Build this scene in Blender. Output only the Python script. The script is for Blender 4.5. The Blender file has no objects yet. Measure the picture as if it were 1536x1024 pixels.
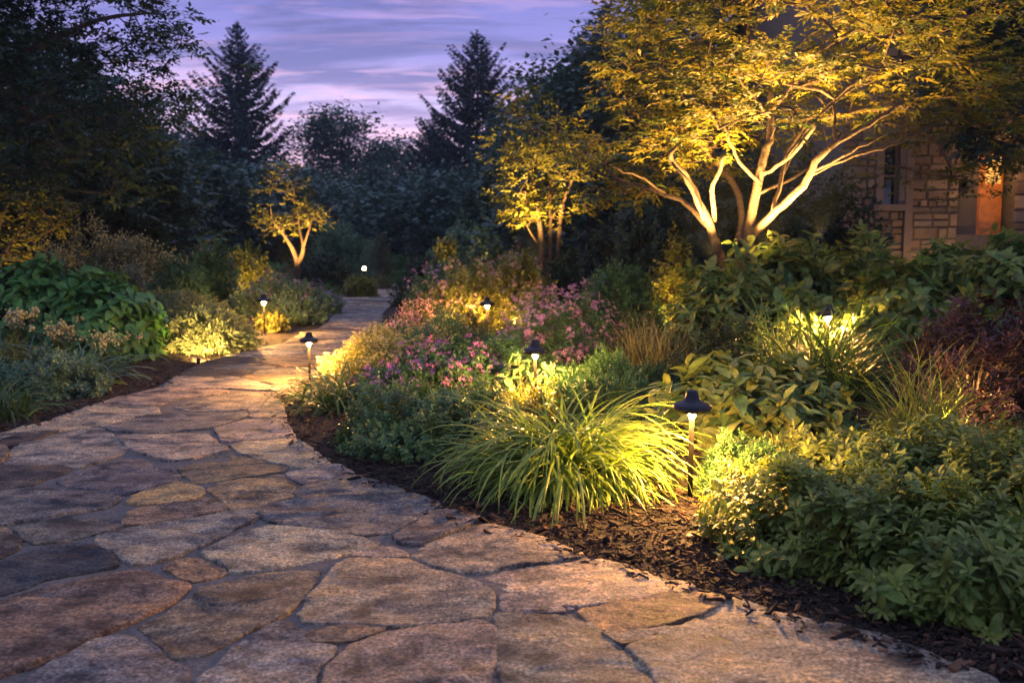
import bpy, math, random
import numpy as np
from mathutils import Vector, noise as mnoise
R = math.radians
SC = bpy.context.scene
COL = SC.collection

# ------------------------------------------------------------------ camera
CAM_H, LENS, FPX, PITCH = 1.3, 32.0, 1536*32/36.0, math.atan(147/1365.3)
cam_d = bpy.data.cameras.new('camera'); cam = bpy.data.objects.new('camera', cam_d); COL.objects.link(cam)
cam.location = (0, 0, CAM_H); cam.rotation_euler = (math.pi/2-PITCH, 0, 0)
cam_d.lens = LENS; cam_d.sensor_width = 36; cam_d.clip_end = 2000; cam_d.clip_start = .05
cam_d.dof.use_dof = True; cam_d.dof.focus_distance = 4.8; cam_d.dof.aperture_fstop = 3.0
SC.camera = cam
SC.render.resolution_x, SC.render.resolution_y = 1024, 682
SC.view_settings.view_transform = 'Standard'; SC.view_settings.look = 'None'
SC.view_settings.exposure = 0.45; SC.view_settings.gamma = 1
SC.cycles.use_denoising = True
SC.cycles.max_bounces = 6; SC.cycles.diffuse_bounces = 3; SC.cycles.glossy_bounces = 2
SC.cycles.transmission_bounces = 3; SC.cycles.sample_clamp_indirect = 3; SC.cycles.caustics_reflective = False
SC.cycles.caustics_refractive = False; SC.cycles.volume_bounces = 0

def NN(t, typ, **kw):
    n = t.nodes.new(typ)
    for k, v in kw.items(): setattr(n, k, v)
    return n
def ramp(t, stops, interp='LINEAR'):
    r = NN(t, 'ShaderNodeValToRGB'); e = r.color_ramp.elements; r.color_ramp.interpolation = interp
    while len(e) < len(stops): e.new(.5)
    for i, (p, c) in enumerate(stops):
        e[i].position = p; e[i].color = (c[0], c[1], c[2], 1) if not isinstance(c, float) else (c, c, c, 1)
    return r
def mixc(t, fac, a, b, mode='MIX'):
    m = NN(t, 'ShaderNodeMix', data_type='RGBA', blend_type=mode)
    for i_, (sock, v) in enumerate(((m.inputs['Factor'], fac), (m.inputs[6], a), (m.inputs[7], b))):
        if hasattr(v, 'is_linked'): t.links.new(v, sock)
        elif isinstance(v, (int, float)): sock.default_value = float(v) if i_ == 0 else (v, v, v, 1)
        else: sock.default_value = (v[0], v[1], v[2], 1)
    return m.outputs[2]
def mth(t, op, a, b=None, c=None, clamp=False):
    m = NN(t, 'ShaderNodeMath', operation=op, use_clamp=clamp)
    for i, v in enumerate((a, b, c)):
        if v is None: continue
        if isinstance(v, (int, float)): m.inputs[i].default_value = v
        else: t.links.new(v, m.inputs[i])
    return m.outputs[0]
def noisetex(t, vec, scale, detail=4, rough=.55, dist=0.0):
    n = NN(t, 'ShaderNodeTexNoise'); n.inputs['Scale'].default_value = scale; n.inputs['Detail'].default_value = detail
    n.inputs['Roughness'].default_value = rough; n.inputs['Distortion'].default_value = dist
    if vec is not None: t.links.new(vec, n.inputs['Vector'])
    return n.outputs['Fac']
def mapping(t, vec, scale=(1, 1, 1), rot=(0, 0, 0), loc=(0, 0, 0)):
    m = NN(t, 'ShaderNodeMapping'); m.inputs['Scale'].default_value = scale; m.inputs['Rotation'].default_value = rot
    m.inputs['Location'].default_value = loc; t.links.new(vec, m.inputs['Vector']); return m.outputs[0]

# ------------------------------------------------------------------ dusk sky
W = bpy.data.worlds.new('World'); SC.world = W; W.use_nodes = True
t = W.node_tree; t.nodes.clear()
tc = NN(t, 'ShaderNodeTexCoord'); sep = NN(t, 'ShaderNodeSeparateXYZ'); t.links.new(tc.outputs['Generated'], sep.inputs[0])
z = sep.outputs['Z']
base = ramp(t, [(0.0, (.56, .33, .40)), (.08, (.56, .35, .46)), (.14, (.42, .34, .56)), (.20, (.175, .165, .41)), (.28, (.10, .11, .33)), (.45, (.27, .29, .52)), (1.0, (.34, .38, .58))])
t.links.new(z, base.inputs[0])
zz = mth(t, 'ADD', mth(t, 'MAXIMUM', z, 0.0), .12)
comb = NN(t, 'ShaderNodeCombineXYZ')
t.links.new(mth(t, 'DIVIDE', sep.outputs['X'], zz), comb.inputs[0]); t.links.new(mth(t, 'DIVIDE', sep.outputs['Y'], zz), comb.inputs[1])
c1 = noisetex(t, mapping(t, comb.outputs[0], (.8, 2.3, 1), (0, 0, R(-12))), 1.5, 9, .62, .5)
c2 = noisetex(t, mapping(t, comb.outputs[0], (.5, 1.7, 1), (0, 0, R(8)), (3, 7, 0)), 2.2, 9, .62, .4)
c3 = noisetex(t, mapping(t, comb.outputs[0], (.7, 5.0, 1), (0, 0, R(-3)), (1, 2, 0)), 1.6, 5, .6, .3)
m1 = ramp(t, [(.52, 0.0), (.62, 1.0)]); t.links.new(c1, m1.inputs[0])
m2 = ramp(t, [(.44, 0.0), (.56, 1.0)]); t.links.new(c2, m2.inputs[0])
m3 = ramp(t, [(.52, 0.0), (.72, 1.0)]); t.links.new(c3, m3.inputs[0])
dk = ramp(t, [(0.0, (.50, .28, .36)), (.10, (.32, .24, .42)), (.18, (.115, .115, .28)), (.26, (.075, .08, .22)), (.35, (.14, .15, .36)), (1.0, (.24, .27, .45))]); t.links.new(z, dk.inputs[0])
pk = ramp(t, [(0.0, (.70, .38, .42)), (.12, (.68, .42, .56)), (.20, (.40, .25, .42)), (.30, (.20, .155, .36)), (1.0, (.36, .36, .55))]); t.links.new(z, pk.inputs[0])
col = mixc(t, mth(t, 'MULTIPLY', m2.outputs[0], .95), base.outputs[0], dk.outputs[0])
col = mixc(t, mth(t, 'MULTIPLY', m1.outputs[0], .65), col, pk.outputs[0])
col = mixc(t, mth(t, 'MULTIPLY', m3.outputs[0], .25), col, pk.outputs[0])
azr_ = NN(t, 'ShaderNodeMapRange', interpolation_type='SMOOTHSTEP'); azr_.inputs[1].default_value = .35; azr_.inputs[2].default_value = -.6; t.links.new(sep.outputs['Y'], azr_.inputs[0])
col = mixc(t, mth(t, 'MULTIPLY', azr_.outputs[0], .85), col, (.18, .205, .36))
sky = NN(t, 'ShaderNodeTexSky', sky_type='NISHITA'); sky.sun_disc = False; sky.sun_elevation = R(-2); sky.sun_rotation = R(20)
add = mixc(t, .03, col, sky.outputs[0], 'ADD')
bg = NN(t, 'ShaderNodeBackground'); bg.inputs['Strength'].default_value = 1.55; t.links.new(add, bg.inputs[0])
wo = NN(t, 'ShaderNodeOutputWorld'); t.links.new(bg.outputs[0], wo.inputs[0])

# ------------------------------------------------------------------ helpers
def ray(px, py):
    x, y = (px-768)/FPX, (512-py)/FPX
    c, s = math.cos(PITCH), math.sin(PITCH)
    return np.array([x, c+y*s, -s+y*c])
def at(px, py, z=0.0):
    d = ray(px, py); k = (z-CAM_H)/d[2]; return np.array([d[0]*k, d[1]*k, z])
def atY(px, py, Y):
    d = ray(px, py); k = Y/d[1]; return np.array([d[0]*k, Y, CAM_H+d[2]*k])
def ss(x): x = min(max(x, 0), 1); return x*x*(3-2*x)
# outline of the whole path (photo pixels on the ground), left bank then right bank
LEFT = [(-60,668),(0,655),(60,640),(110,624),(200,594),(236,585),(265,567),(286,555),(325,541),(369,527),(421,519),(450,503),(476,496),(494,483),(498,470),(494,455),(492,445),(505,432),(545,421),(580,415)]
RIGHT = [(618,415),(612,424),(604,440),(592,455),(575,472),(572,486),(600,500),(610,520),(560,545),(490,560),(440,578),(412,600),(424,612),(430,634),(444,662),(480,690),(500,704),(532,718),(560,731),(610,747),(660,766),(700,780),(735,796),(803,813),(845,828),(890,849),(941,857),(980,873),(1043,891),(1105,909),(1160,929),(1218,945),(1333,970),(1418,1005),(1500,1040)]
pl = [at(x, y)[:2] for x, y in LEFT]; pr = [at(x, y)[:2] for x, y in RIGHT]
PATH = np.array([[-6.5, 6.6], [-4.0, 5.9]] + pl[1:] + pr + [[2.6, 1.6], [2.8, .2], [-6.5, .2]])

def inside(poly, p):
    x, y = p; c = False; n = len(poly); j = n-1
    for i in range(n):
        xi, yi = poly[i]; xj, yj = poly[j]
        if (yi > y) != (yj > y) and x < (xj-xi)*(y-yi)/(yj-yi)+xi: c = not c
        j = i
    return c
def nearest_on(poly, p):
    A = poly; B = np.roll(poly, -1, 0); d = B-A; k = np.clip(((p-A)*d).sum(1)/np.maximum((d*d).sum(1), 1e-9), 0, 1)
    Q = A+d*k[:, None]; i = np.argmin(((Q-p)**2).sum(1)); return Q[i]
def terr(x, y):
    k = ss((40-y)/10)*(.26*ss((x-1.1)/2.4)*ss((y-5.3)/3) + .2*ss((-2.4-x)/2.2)*ss((y-8)/4))
    if k < 1e-4: return 0.0
    p = np.array([x, y])
    if inside(PATH, p): return 0.0
    return k*ss(np.linalg.norm(nearest_on(PATH, p)-p)/1.1)
def tag(o, label=None, cat=None, group=None, kind=None):
    for k, v in (('label', label), ('category', cat), ('group', group), ('kind', kind)):
        if v: o[k] = v
    if cat and not kind: o['kind'] = 'thing'
    return o
def empty(name, loc, label, cat, group=None, rz=0):
    o = bpy.data.objects.new(name, None); COL.objects.link(o); o.location = loc; o.rotation_euler = (0, 0, rz)
    o.empty_display_size = .1
    return tag(o, label, cat, group)
def mesh_np(name, V, faces_list, attrs=None, smooth=True, mat=None):
    """faces_list: list of (M,k) int arrays; attrs: {name:(domain, type, array)}"""
    me = bpy.data.meshes.new(name)
    V = np.asarray(V, dtype=np.float32); me.vertices.add(len(V)); me.vertices.foreach_set('co', V.ravel())
    fl = [np.asarray(f, dtype=np.int32) for f in faces_list if len(f)]
    tot = np.concatenate([np.full(len(f), f.shape[1], dtype=np.int32) for f in fl])
    idx = np.concatenate([f.ravel() for f in fl])
    me.loops.add(len(idx)); me.loops.foreach_set('vertex_index', idx)
    me.polygons.add(len(tot)); st = np.zeros(len(tot), dtype=np.int32); st[1:] = np.cumsum(tot)[:-1]
    me.polygons.foreach_set('loop_start', st); me.polygons.foreach_set('loop_total', tot)
    me.polygons.foreach_set('use_smooth', np.full(len(tot), smooth, dtype=bool))
    me.update(calc_edges=True)
    for k, (dom, typ, arr) in (attrs or {}).items():
        a = me.attributes.new(k, typ, dom)
        a.data.foreach_set('value' if typ == 'FLOAT' else ('color' if typ == 'FLOAT_COLOR' else 'vector'), np.asarray(arr, dtype=np.float32).ravel())
    if mat: me.materials.append(mat)
    return me
def link(name, me, parent=None, loc=None):
    o = bpy.data.objects.new(name, me); COL.objects.link(o)
    if parent is not None: o.parent = parent
    if loc is not None: o.location = loc
    return o
def copy_tree(o, parent=None):
    c = o.copy(); COL.objects.link(c); c.parent = parent
    for ch in list(o.children): copy_tree(ch, c)
    return c
def norm(v): return v/np.maximum(np.linalg.norm(v, axis=-1, keepdims=True), 1e-9)

class Geo:
    """collects vertices / faces with per-vertex attributes"""
    def __init__(s): s.V = []; s.F = {}; s.n = 0; s.rnd = []; s.luv = []
    def add(s, V, F, rnd=None, luv=None):
        V = np.asarray(V, float).reshape(-1, 3)
        s.V.append(V)
        for f in F:
            f = np.asarray(f, int)
            if len(f): s.F.setdefault(f.shape[1], []).append(f+s.n)
        s.rnd.append(np.zeros(len(V)) if rnd is None else np.broadcast_to(rnd, (len(V),)))
        s.luv.append(np.zeros((len(V), 3)) if luv is None else luv)
        s.n += len(V)
    def build(s, name, mat, parent=None, smooth=True, off=None, luv=False):
        V = np.concatenate(s.V)
        if off is not None: V = V-np.asarray(off)
        at_ = {'rnd': ('POINT', 'FLOAT', np.concatenate(s.rnd))}
        if luv: at_['luv'] = ('POINT', 'FLOAT_VECTOR', np.concatenate(s.luv))
        me = mesh_np(name, V, [np.concatenate(f) for f in s.F.values()], at_, smooth, mat)
        return link(name, me, parent)

# ---- leaf templates: (verts, tri faces, quad faces, luv)
def T_diamond(w, fold=.08, curl=-.06):
    V = np.array([[0, 0, 0], [w/2, .45, fold], [0, 1, curl], [-w/2, .45, fold], [0, .45, 0]])
    F3 = np.array([[0, 1, 4], [1, 2, 4], [4, 2, 3], [0, 4, 3]])
    luv = np.array([[0, 0, 0], [1, .45, 0], [0, 1, 0], [-1, .45, 0], [0, .45, 0]], float)
    return V, F3, np.zeros((0, 4), int), luv
def T_simple(w, fold=.1):
    V = np.array([[0, 0, 0], [w/2, .5, fold], [0, 1, 0], [-w/2, .5, fold]])
    return V, np.array([[0, 1, 2], [0, 2, 3]]), np.zeros((0, 4), int), np.array([[0, 0, 0], [1, .5, 0], [0, 1, 0], [-1, .5, 0]], float)
def T_leaf(w, fold=.10, droop=.22, ts=(0, .10, .28, .50, .72, .90, 1), ws=(0, .52, .92, 1, .74, .34, 0), stalk=.12, wave=.0):
    V = [[0, -stalk, -.02]]; L = [[0, 0, 0]]; rows = []
    for i, (tt, ww) in enumerate(zip(ts, ws)):
        zz_ = -droop*tt*tt; k = len(V)
        if ww == 0: V.append([0, tt, zz_]); L.append([0, tt, 0]); rows.append((k,))
        else:
            wv = wave*(1 if i % 2 else -1)
            V += [[-w/2*ww, tt, zz_+fold*ww+wv], [0, tt, zz_], [w/2*ww, tt, zz_+fold*ww-wv]]
            L += [[-ww, tt, 0], [0, tt, 0], [ww, tt, 0]]; rows.append((k, k+1, k+2))
    F3, F4 = [], []
    for a, b in zip(rows[:-1], rows[1:]):
        if len(a) == 1: F3 += [[a[0], b[1], b[0]], [a[0], b[2], b[1]]]
        elif len(b) == 1: F3 += [[a[0], a[1], b[0]], [a[1], a[2], b[0]]]
        else: F4 += [[a[0], a[1], b[1], b[0]], [a[1], a[2], b[2], b[1]]]
    # petiole as a thin triangle
    V += [[-.012, 0, 0], [.012, 0, 0]]; L += [[0, 0, 0]]*2; F3.append([0, len(V)-1, len(V)-2])
    return np.array(V, float), np.array(F3), np.array(F4), np.array(L, float)
def place(geo, T, P, Yd, Nn, S, rng, rnd=None, Sx=None):
    """instances of template T at P with length axis Yd, normal hint Nn, size S"""
    V, F3, F4, L = T; n = len(P); k = len(V)
    if n == 0: return
    Yd = norm(Yd); X = norm(np.cross(Yd, Nn)); Z = np.cross(X, Yd)
    S = np.broadcast_to(S, (n,))[:, None, None]; sx = 1 if Sx is None else np.broadcast_to(Sx, (n,))[:, None, None]
    out = P[:, None, :]+S*(sx*V[None, :, 0:1]*X[:, None, :]+V[None, :, 1:2]*Yd[:, None, :]+V[None, :, 2:3]*Z[:, None, :])
    off = (np.arange(n)*k)[:, None, None]
    fs = []
    if len(F3): fs.append((F3[None]+off).reshape(-1, 3))
    if len(F4): fs.append((F4[None]+off).reshape(-1, 4))
    r = rng.random(n) if rnd is None else rnd
    geo.add(out.reshape(-1, 3), fs, np.repeat(r, k), np.tile(L, (n, 1)))

def tube_np(geo, pts, rad, sides=5, rnd=.5):
    pts = np.asarray(pts, float); n = len(pts)
    if n < 2: return
    rad = np.broadcast_to(rad, (n,))
    tan = norm(np.gradient(pts, axis=0)); ref = np.array([0.13, .21, .97])
    a = norm(np.cross(tan, ref)+1e-6); b = np.cross(tan, a)
    ang = np.linspace(0, 2*math.pi, sides, endpoint=False)
    ring = pts[:, None]+rad[:, None, None]*(np.cos(ang)[None, :, None]*a[:, None]+np.sin(ang)[None, :, None]*b[:, None])
    i = np.arange(n-1)[:, None]*sides; j = np.arange(sides)[None]; j2 = (j+1) % sides
    F = np.stack([i+j, i+j2, i+sides+j2, i+sides+j], -1).reshape(-1, 4)
    cap = [np.arange(sides)[None] + (n-1)*sides]
    geo.add(ring.reshape(-1, 3), [F]+cap, rnd)

# ------------------------------------------------------------------ materials
def mat_new(name):
    m = bpy.data.materials.new(name); m.use_nodes = True; t = m.node_tree; t.nodes.clear()
    o = NN(t, 'ShaderNodeOutputMaterial'); return m, t, o
def leafmat(name, cols, rough=.5, trans=.3, spec=.35, veins=0, edge=None, nvar=.5):
    m, t, o = mat_new(name)
    a = NN(t, 'ShaderNodeAttribute', attribute_name='rnd')
    n = len(cols); r = ramp(t, [(i/(max(n-1, 1)), c) for i, c in enumerate(cols)]); t.links.new(a.outputs['Fac'], r.inputs[0])
    g = NN(t, 'ShaderNodeNewGeometry')
    ns = noisetex(t, g.outputs['Position'], 9 if veins else 4, 3)
    nb = ramp(t, [(.3, 1-nvar), (.7, 1+nvar*.5)]); t.links.new(ns, nb.inputs[0])
    c = mixc(t, 1.0, r.outputs[0], nb.outputs[0], 'MULTIPLY')
    p = NN(t, 'ShaderNodeBsdfPrincipled'); p.inputs['Roughness'].default_value = rough; p.inputs['Specular IOR Level'].default_value = spec
    if veins or edge:
        l = NN(t, 'ShaderNodeAttribute', attribute_name='luv'); s = NN(t, 'ShaderNodeSeparateXYZ'); t.links.new(l.outputs['Vector'], s.inputs[0])
        au = mth(t, 'ABSOLUTE', s.outputs[0])
        midr = ramp(t, [(0.0, 1.0), (.09, 0.0)]); t.links.new(au, midr.inputs[0])
        f = midr.outputs[0]
        if veins:
            w = mth(t, 'FRACT', mth(t, 'MULTIPLY', mth(t, 'SUBTRACT', s.outputs[1], mth(t, 'MULTIPLY', au, .28)), veins))
            side = ramp(t, [(.0, 1.0), (.16, 0.0), (.84, 0.0), (1.0, 1.0)]); t.links.new(w, side.inputs[0])
            f = mth(t, 'MAXIMUM', midr.outputs[0], mth(t, 'MULTIPLY', side.outputs[0], .6))
            bp = NN(t, 'ShaderNodeBump'); bp.inputs['Strength'].default_value = .5; bp.inputs['Distance'].default_value = .004
            bp.invert = True; t.links.new(f, bp.inputs['Height']); t.links.new(bp.outputs[0], p.inputs['Normal'])
        lc = mixc(t, 1.0, c, (1.9, 1.75, 1.5), 'MULTIPLY')
        c = mixc(t, mth(t, 'MULTIPLY', f, .55), c, lc)
    t.links.new(c, p.inputs['Base Color'])
    tr = NN(t, 'ShaderNodeBsdfTranslucent')
    c2 = mixc(t, 1.0, c, (1.3, 1.35, .8), 'MULTIPLY'); t.links.new(c2, tr.inputs[0])
    mx = NN(t, 'ShaderNodeMixShader'); mx.inputs[0].default_value = trans
    t.links.new(p.outputs[0], mx.inputs[1]); t.links.new(tr.outputs[0], mx.inputs[2]); t.links.new(mx.outputs[0], o.inputs[0])
    return m
def plain(name, col, rough=.5, metal=0, bump=0, bscale=40, var=.3, spec=.5):
    m, t, o = mat_new(name); p = NN(t, 'ShaderNodeBsdfPrincipled'); g = NN(t, 'ShaderNodeTexCoord')
    ns = noisetex(t, g.outputs['Object'], bscale, 5)
    nb = ramp(t, [(.3, 1-var), (.7, 1+var)]); t.links.new(ns, nb.inputs[0])
    t.links.new(mixc(t, 1.0, col, nb.outputs[0], 'MULTIPLY'), p.inputs['Base Color'])
    p.inputs['Roughness'].default_value = rough; p.inputs['Metallic'].default_value = metal; p.inputs['Specular IOR Level'].default_value = spec
    if bump:
        b = NN(t, 'ShaderNodeBump'); b.inputs['Strength'].default_value = bump; b.inputs['Distance'].default_value = .01
        t.links.new(ns, b.inputs['Height']); t.links.new(b.outputs[0], p.inputs['Normal'])
    t.links.new(p.outputs[0], o.inputs[0]); return m
def emis(name, col, s):
    m, t, o = mat_new(name); e = NN(t, 'ShaderNodeEmission'); e.inputs[0].default_value = (*col, 1); e.inputs[1].default_value = s
    t.links.new(e.outputs[0], o.inputs[0]); return m

M = {}
M['bark_pale'] = plain('bark_pale', (.095, .062, .036), .85, bump=1.0, bscale=26, var=.6)
M['bark_dark'] = plain('bark_dark', (.06, .045, .035), .9, bump=.5, bscale=12)
M['twig'] = plain('twig', (.09, .07, .035), .8)
M['twig_red'] = plain('twig_red', (.045, .028, .02), .7)
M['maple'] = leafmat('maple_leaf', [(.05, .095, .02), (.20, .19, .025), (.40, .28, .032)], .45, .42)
M['young'] = leafmat('young_tree_leaf', [(.09, .12, .02), (.20, .20, .03), (.32, .27, .035)], .5, .4)
M['dark_tree'] = leafmat('dark_tree_leaf', [(.022, .05, .03), (.035, .07, .04), (.055, .085, .04)], .5, .2)
M['far_tree'] = leafmat('far_tree_leaf', [(.05, .10, .095), (.075, .14, .125), (.105, .17, .13)], .7, .15)  # bluish lift of distant haze put into the leaf colour
M['spruce'] = leafmat('spruce_needle', [(.02, .05, .055), (.03, .06, .07), (.045, .075, .08)], .7, .05)
M['grass_bright'] = leafmat('grass_bright', [(.10, .19, .022), (.17, .27, .034), (.30, .36, .065)], .40, .28, nvar=.25)
M['grass_mid'] = leafmat('grass_mid', [(.04, .10, .035), (.07, .14, .04), (.12, .18, .05)], .45, .3)
M['grass_blue'] = leafmat('grass_blue', [(.08, .16, .11), (.12, .21, .15), (.18, .26, .17)], .5, .25)
M['grass_tan'] = leafmat('grass_tan', [(.11, .13, .05), (.18, .18, .075), (.28, .24, .12)], .6, .3)
M['grass_fine'] = leafmat('grass_fine', [(.12, .19, .03), (.20, .27, .05), (.28, .32, .08)], .5, .4)
M['box'] = leafmat('box_leaf', [(.04, .12, .045), (.07, .17, .06), (.19, .25, .06)], .4, .2)
M['pachy'] = leafmat('pachy_leaf', [(.065, .12, .022), (.105, .175, .03), (.20, .25, .05)], .42, .22, veins=7)
M['pachy_lime'] = leafmat('pachy_lime', [(.13, .18, .045), (.20, .25, .06), (.29, .31, .09)], .45, .35)
M['hosta'] = leafmat('broad_leaf', [(.075, .17, .075), (.11, .22, .085), (.24, .28, .07)], .38, .28, veins=7)
M['hydra'] = leafmat('hydrangea_leaf', [(.065, .15, .055), (.11, .22, .065), (.24, .28, .07)], .42, .32, veins=8)
M['heart'] = leafmat('heart_leaf', [(.05, .16, .045), (.075, .22, .055), (.13, .28, .07)], .42, .22, veins=7)
M['blue_shrub'] = leafmat('blue_shrub_leaf', [(.09, .18, .11), (.14, .24, .14), (.22, .31, .17)], .55, .2)
M['juniper'] = leafmat('juniper_needle', [(.14, .20, .09), (.23, .28, .13), (.33, .34, .17)], .55, .25)
M['fern'] = leafmat('fern_green', [(.035, .11, .05), (.06, .155, .065), (.10, .20, .07)], .5, .2)
M['purple'] = leafmat('purple_leaf', [(.03, .016, .026), (.045, .022, .030), (.085, .04, .03)], .35, .3)
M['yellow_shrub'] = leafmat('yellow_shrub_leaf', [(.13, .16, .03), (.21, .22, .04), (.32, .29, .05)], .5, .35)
M['green_shrub'] = leafmat('green_shrub_leaf', [(.05, .13, .05), (.08, .19, .065), (.14, .25, .075)], .5, .25)
M['dark_shrub'] = leafmat('dark_shrub_leaf', [(.02, .045, .025), (.035, .065, .03), (.06, .09, .04)], .5, .2)
M['pale_shrub'] = leafmat('pale_shrub_leaf', [(.16, .20, .11), (.26, .27, .16), (.38, .36, .24)], .6, .25)
M['pink'] = leafmat('pink_petal', [(.58, .22, .58), (.70, .36, .66), (.82, .55, .75)], .6, .4)
M['violet'] = leafmat('violet_petal', [(.25, .12, .60), (.50, .15, .65), (.75, .20, .65)], .6, .35)
M['cream'] = leafmat('cream_petal', [(.38, .37, .18), (.56, .53, .27), (.70, .66, .38)], .7, .3)
M['peach'] = leafmat('peach_petal', [(.60, .32, .34), (.72, .45, .42), (.82, .58, .55)], .6, .35)
M['cream_yellow'] = leafmat('cream_yellow_petal', [(.50, .46, .14), (.65, .58, .20), (.72, .62, .34)], .6, .35)
M['chip'] = leafmat('bark_chip', [(.012, .009, .008), (.032, .019, .013), (.13, .068, .038)], .85, 0, .25, nvar=.4)
M['metal_dark'] = plain('metal_dark', (.018, .02, .03), .42, .6, bscale=60, var=.15)
M['pole_bronze'] = plain('pole_bronze', (.0035, .003, .0025), .9, 0, bscale=60, var=.15, spec=.03)
M['glow'] = emis('lamp_glow', (1.0, .465, .11), 8800)
M['glow_far'] = emis('lamp_glow_far', (1.0, .56, .20), 80)
M['well_glass'] = plain('well_glass', (.3, .28, .22), .15)
WARM = (1.0, .55, .155)

# ------------------------------------------------------------------ ground
def ground():
    ys = np.concatenate([np.arange(-3, 20, .25), np.arange(20, 60, 1.0), np.array([65, 75, 90, 120, 200, 400, 900])])
    xs = np.concatenate([np.array([-900, -300, -100, -50, -30, -20]), np.arange(-14, 14.01, .25), np.array([20, 30, 50, 100, 300, 900])])
    V = np.array([[x, y, terr(x, y)] for y in ys for x in xs]); nx = len(xs)
    i, j = np.meshgrid(np.arange(len(ys)-1), np.arange(nx-1), indexing='ij'); a = (i*nx+j).ravel()
    me = mesh_np('ground', V, [np.stack([a, a+1, a+nx+1, a+nx], -1)])
    m, t, o = mat_new('mulch_soil'); p = NN(t, 'ShaderNodeBsdfPrincipled'); g = NN(t, 'ShaderNodeNewGeometry')
    n1 = noisetex(t, g.outputs['Position'], 55, 6, .65); n2 = noisetex(t, mapping(t, g.outputs['Position'], (1, 2.2, 1), (0, 0, .6)), 24, 5, .6, 1.2)
    r1 = ramp(t, [(.35, (.006, .005, .004)), (.5, (.018, .012, .009)), (.68, (.055, .032, .020))]); t.links.new(n1, r1.inputs[0])
    s = NN(t, 'ShaderNodeSeparateXYZ'); t.links.new(g.outputs['Position'], s.inputs[0])
    far = ramp(t, [(0.0, 0.0), (1.0, 1.0)]); mr = NN(t, 'ShaderNodeMapRange'); mr.inputs[1].default_value = 21; mr.inputs[2].default_value = 25; t.links.new(s.outputs[1], mr.inputs[0])
    n3 = noisetex(t, g.outputs['Position'], 2.0, 5)
    gr = ramp(t, [(.3, (.025, .06, .03)), (.7, (.05, .10, .045))]); t.links.new(n3, gr.inputs[0])
    t.links.new(mixc(t, mr.outputs[0], r1.outputs[0], gr.outputs[0]), p.inputs['Base Color']); p.inputs['Roughness'].default_value = .9
    b = NN(t, 'ShaderNodeBump'); b.inputs['Distance'].default_value = .03; b.inputs['Strength'].default_value = 1
    t.links.new(mth(t, 'ADD', n1, n2), b.inputs['Height']); t.links.new(b.outputs[0], p.inputs['Normal']); t.links.new(p.outputs[0], o.inputs[0])
    me.materials.append(m); tag(link('ground', me), kind='structure')
ground()

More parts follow.
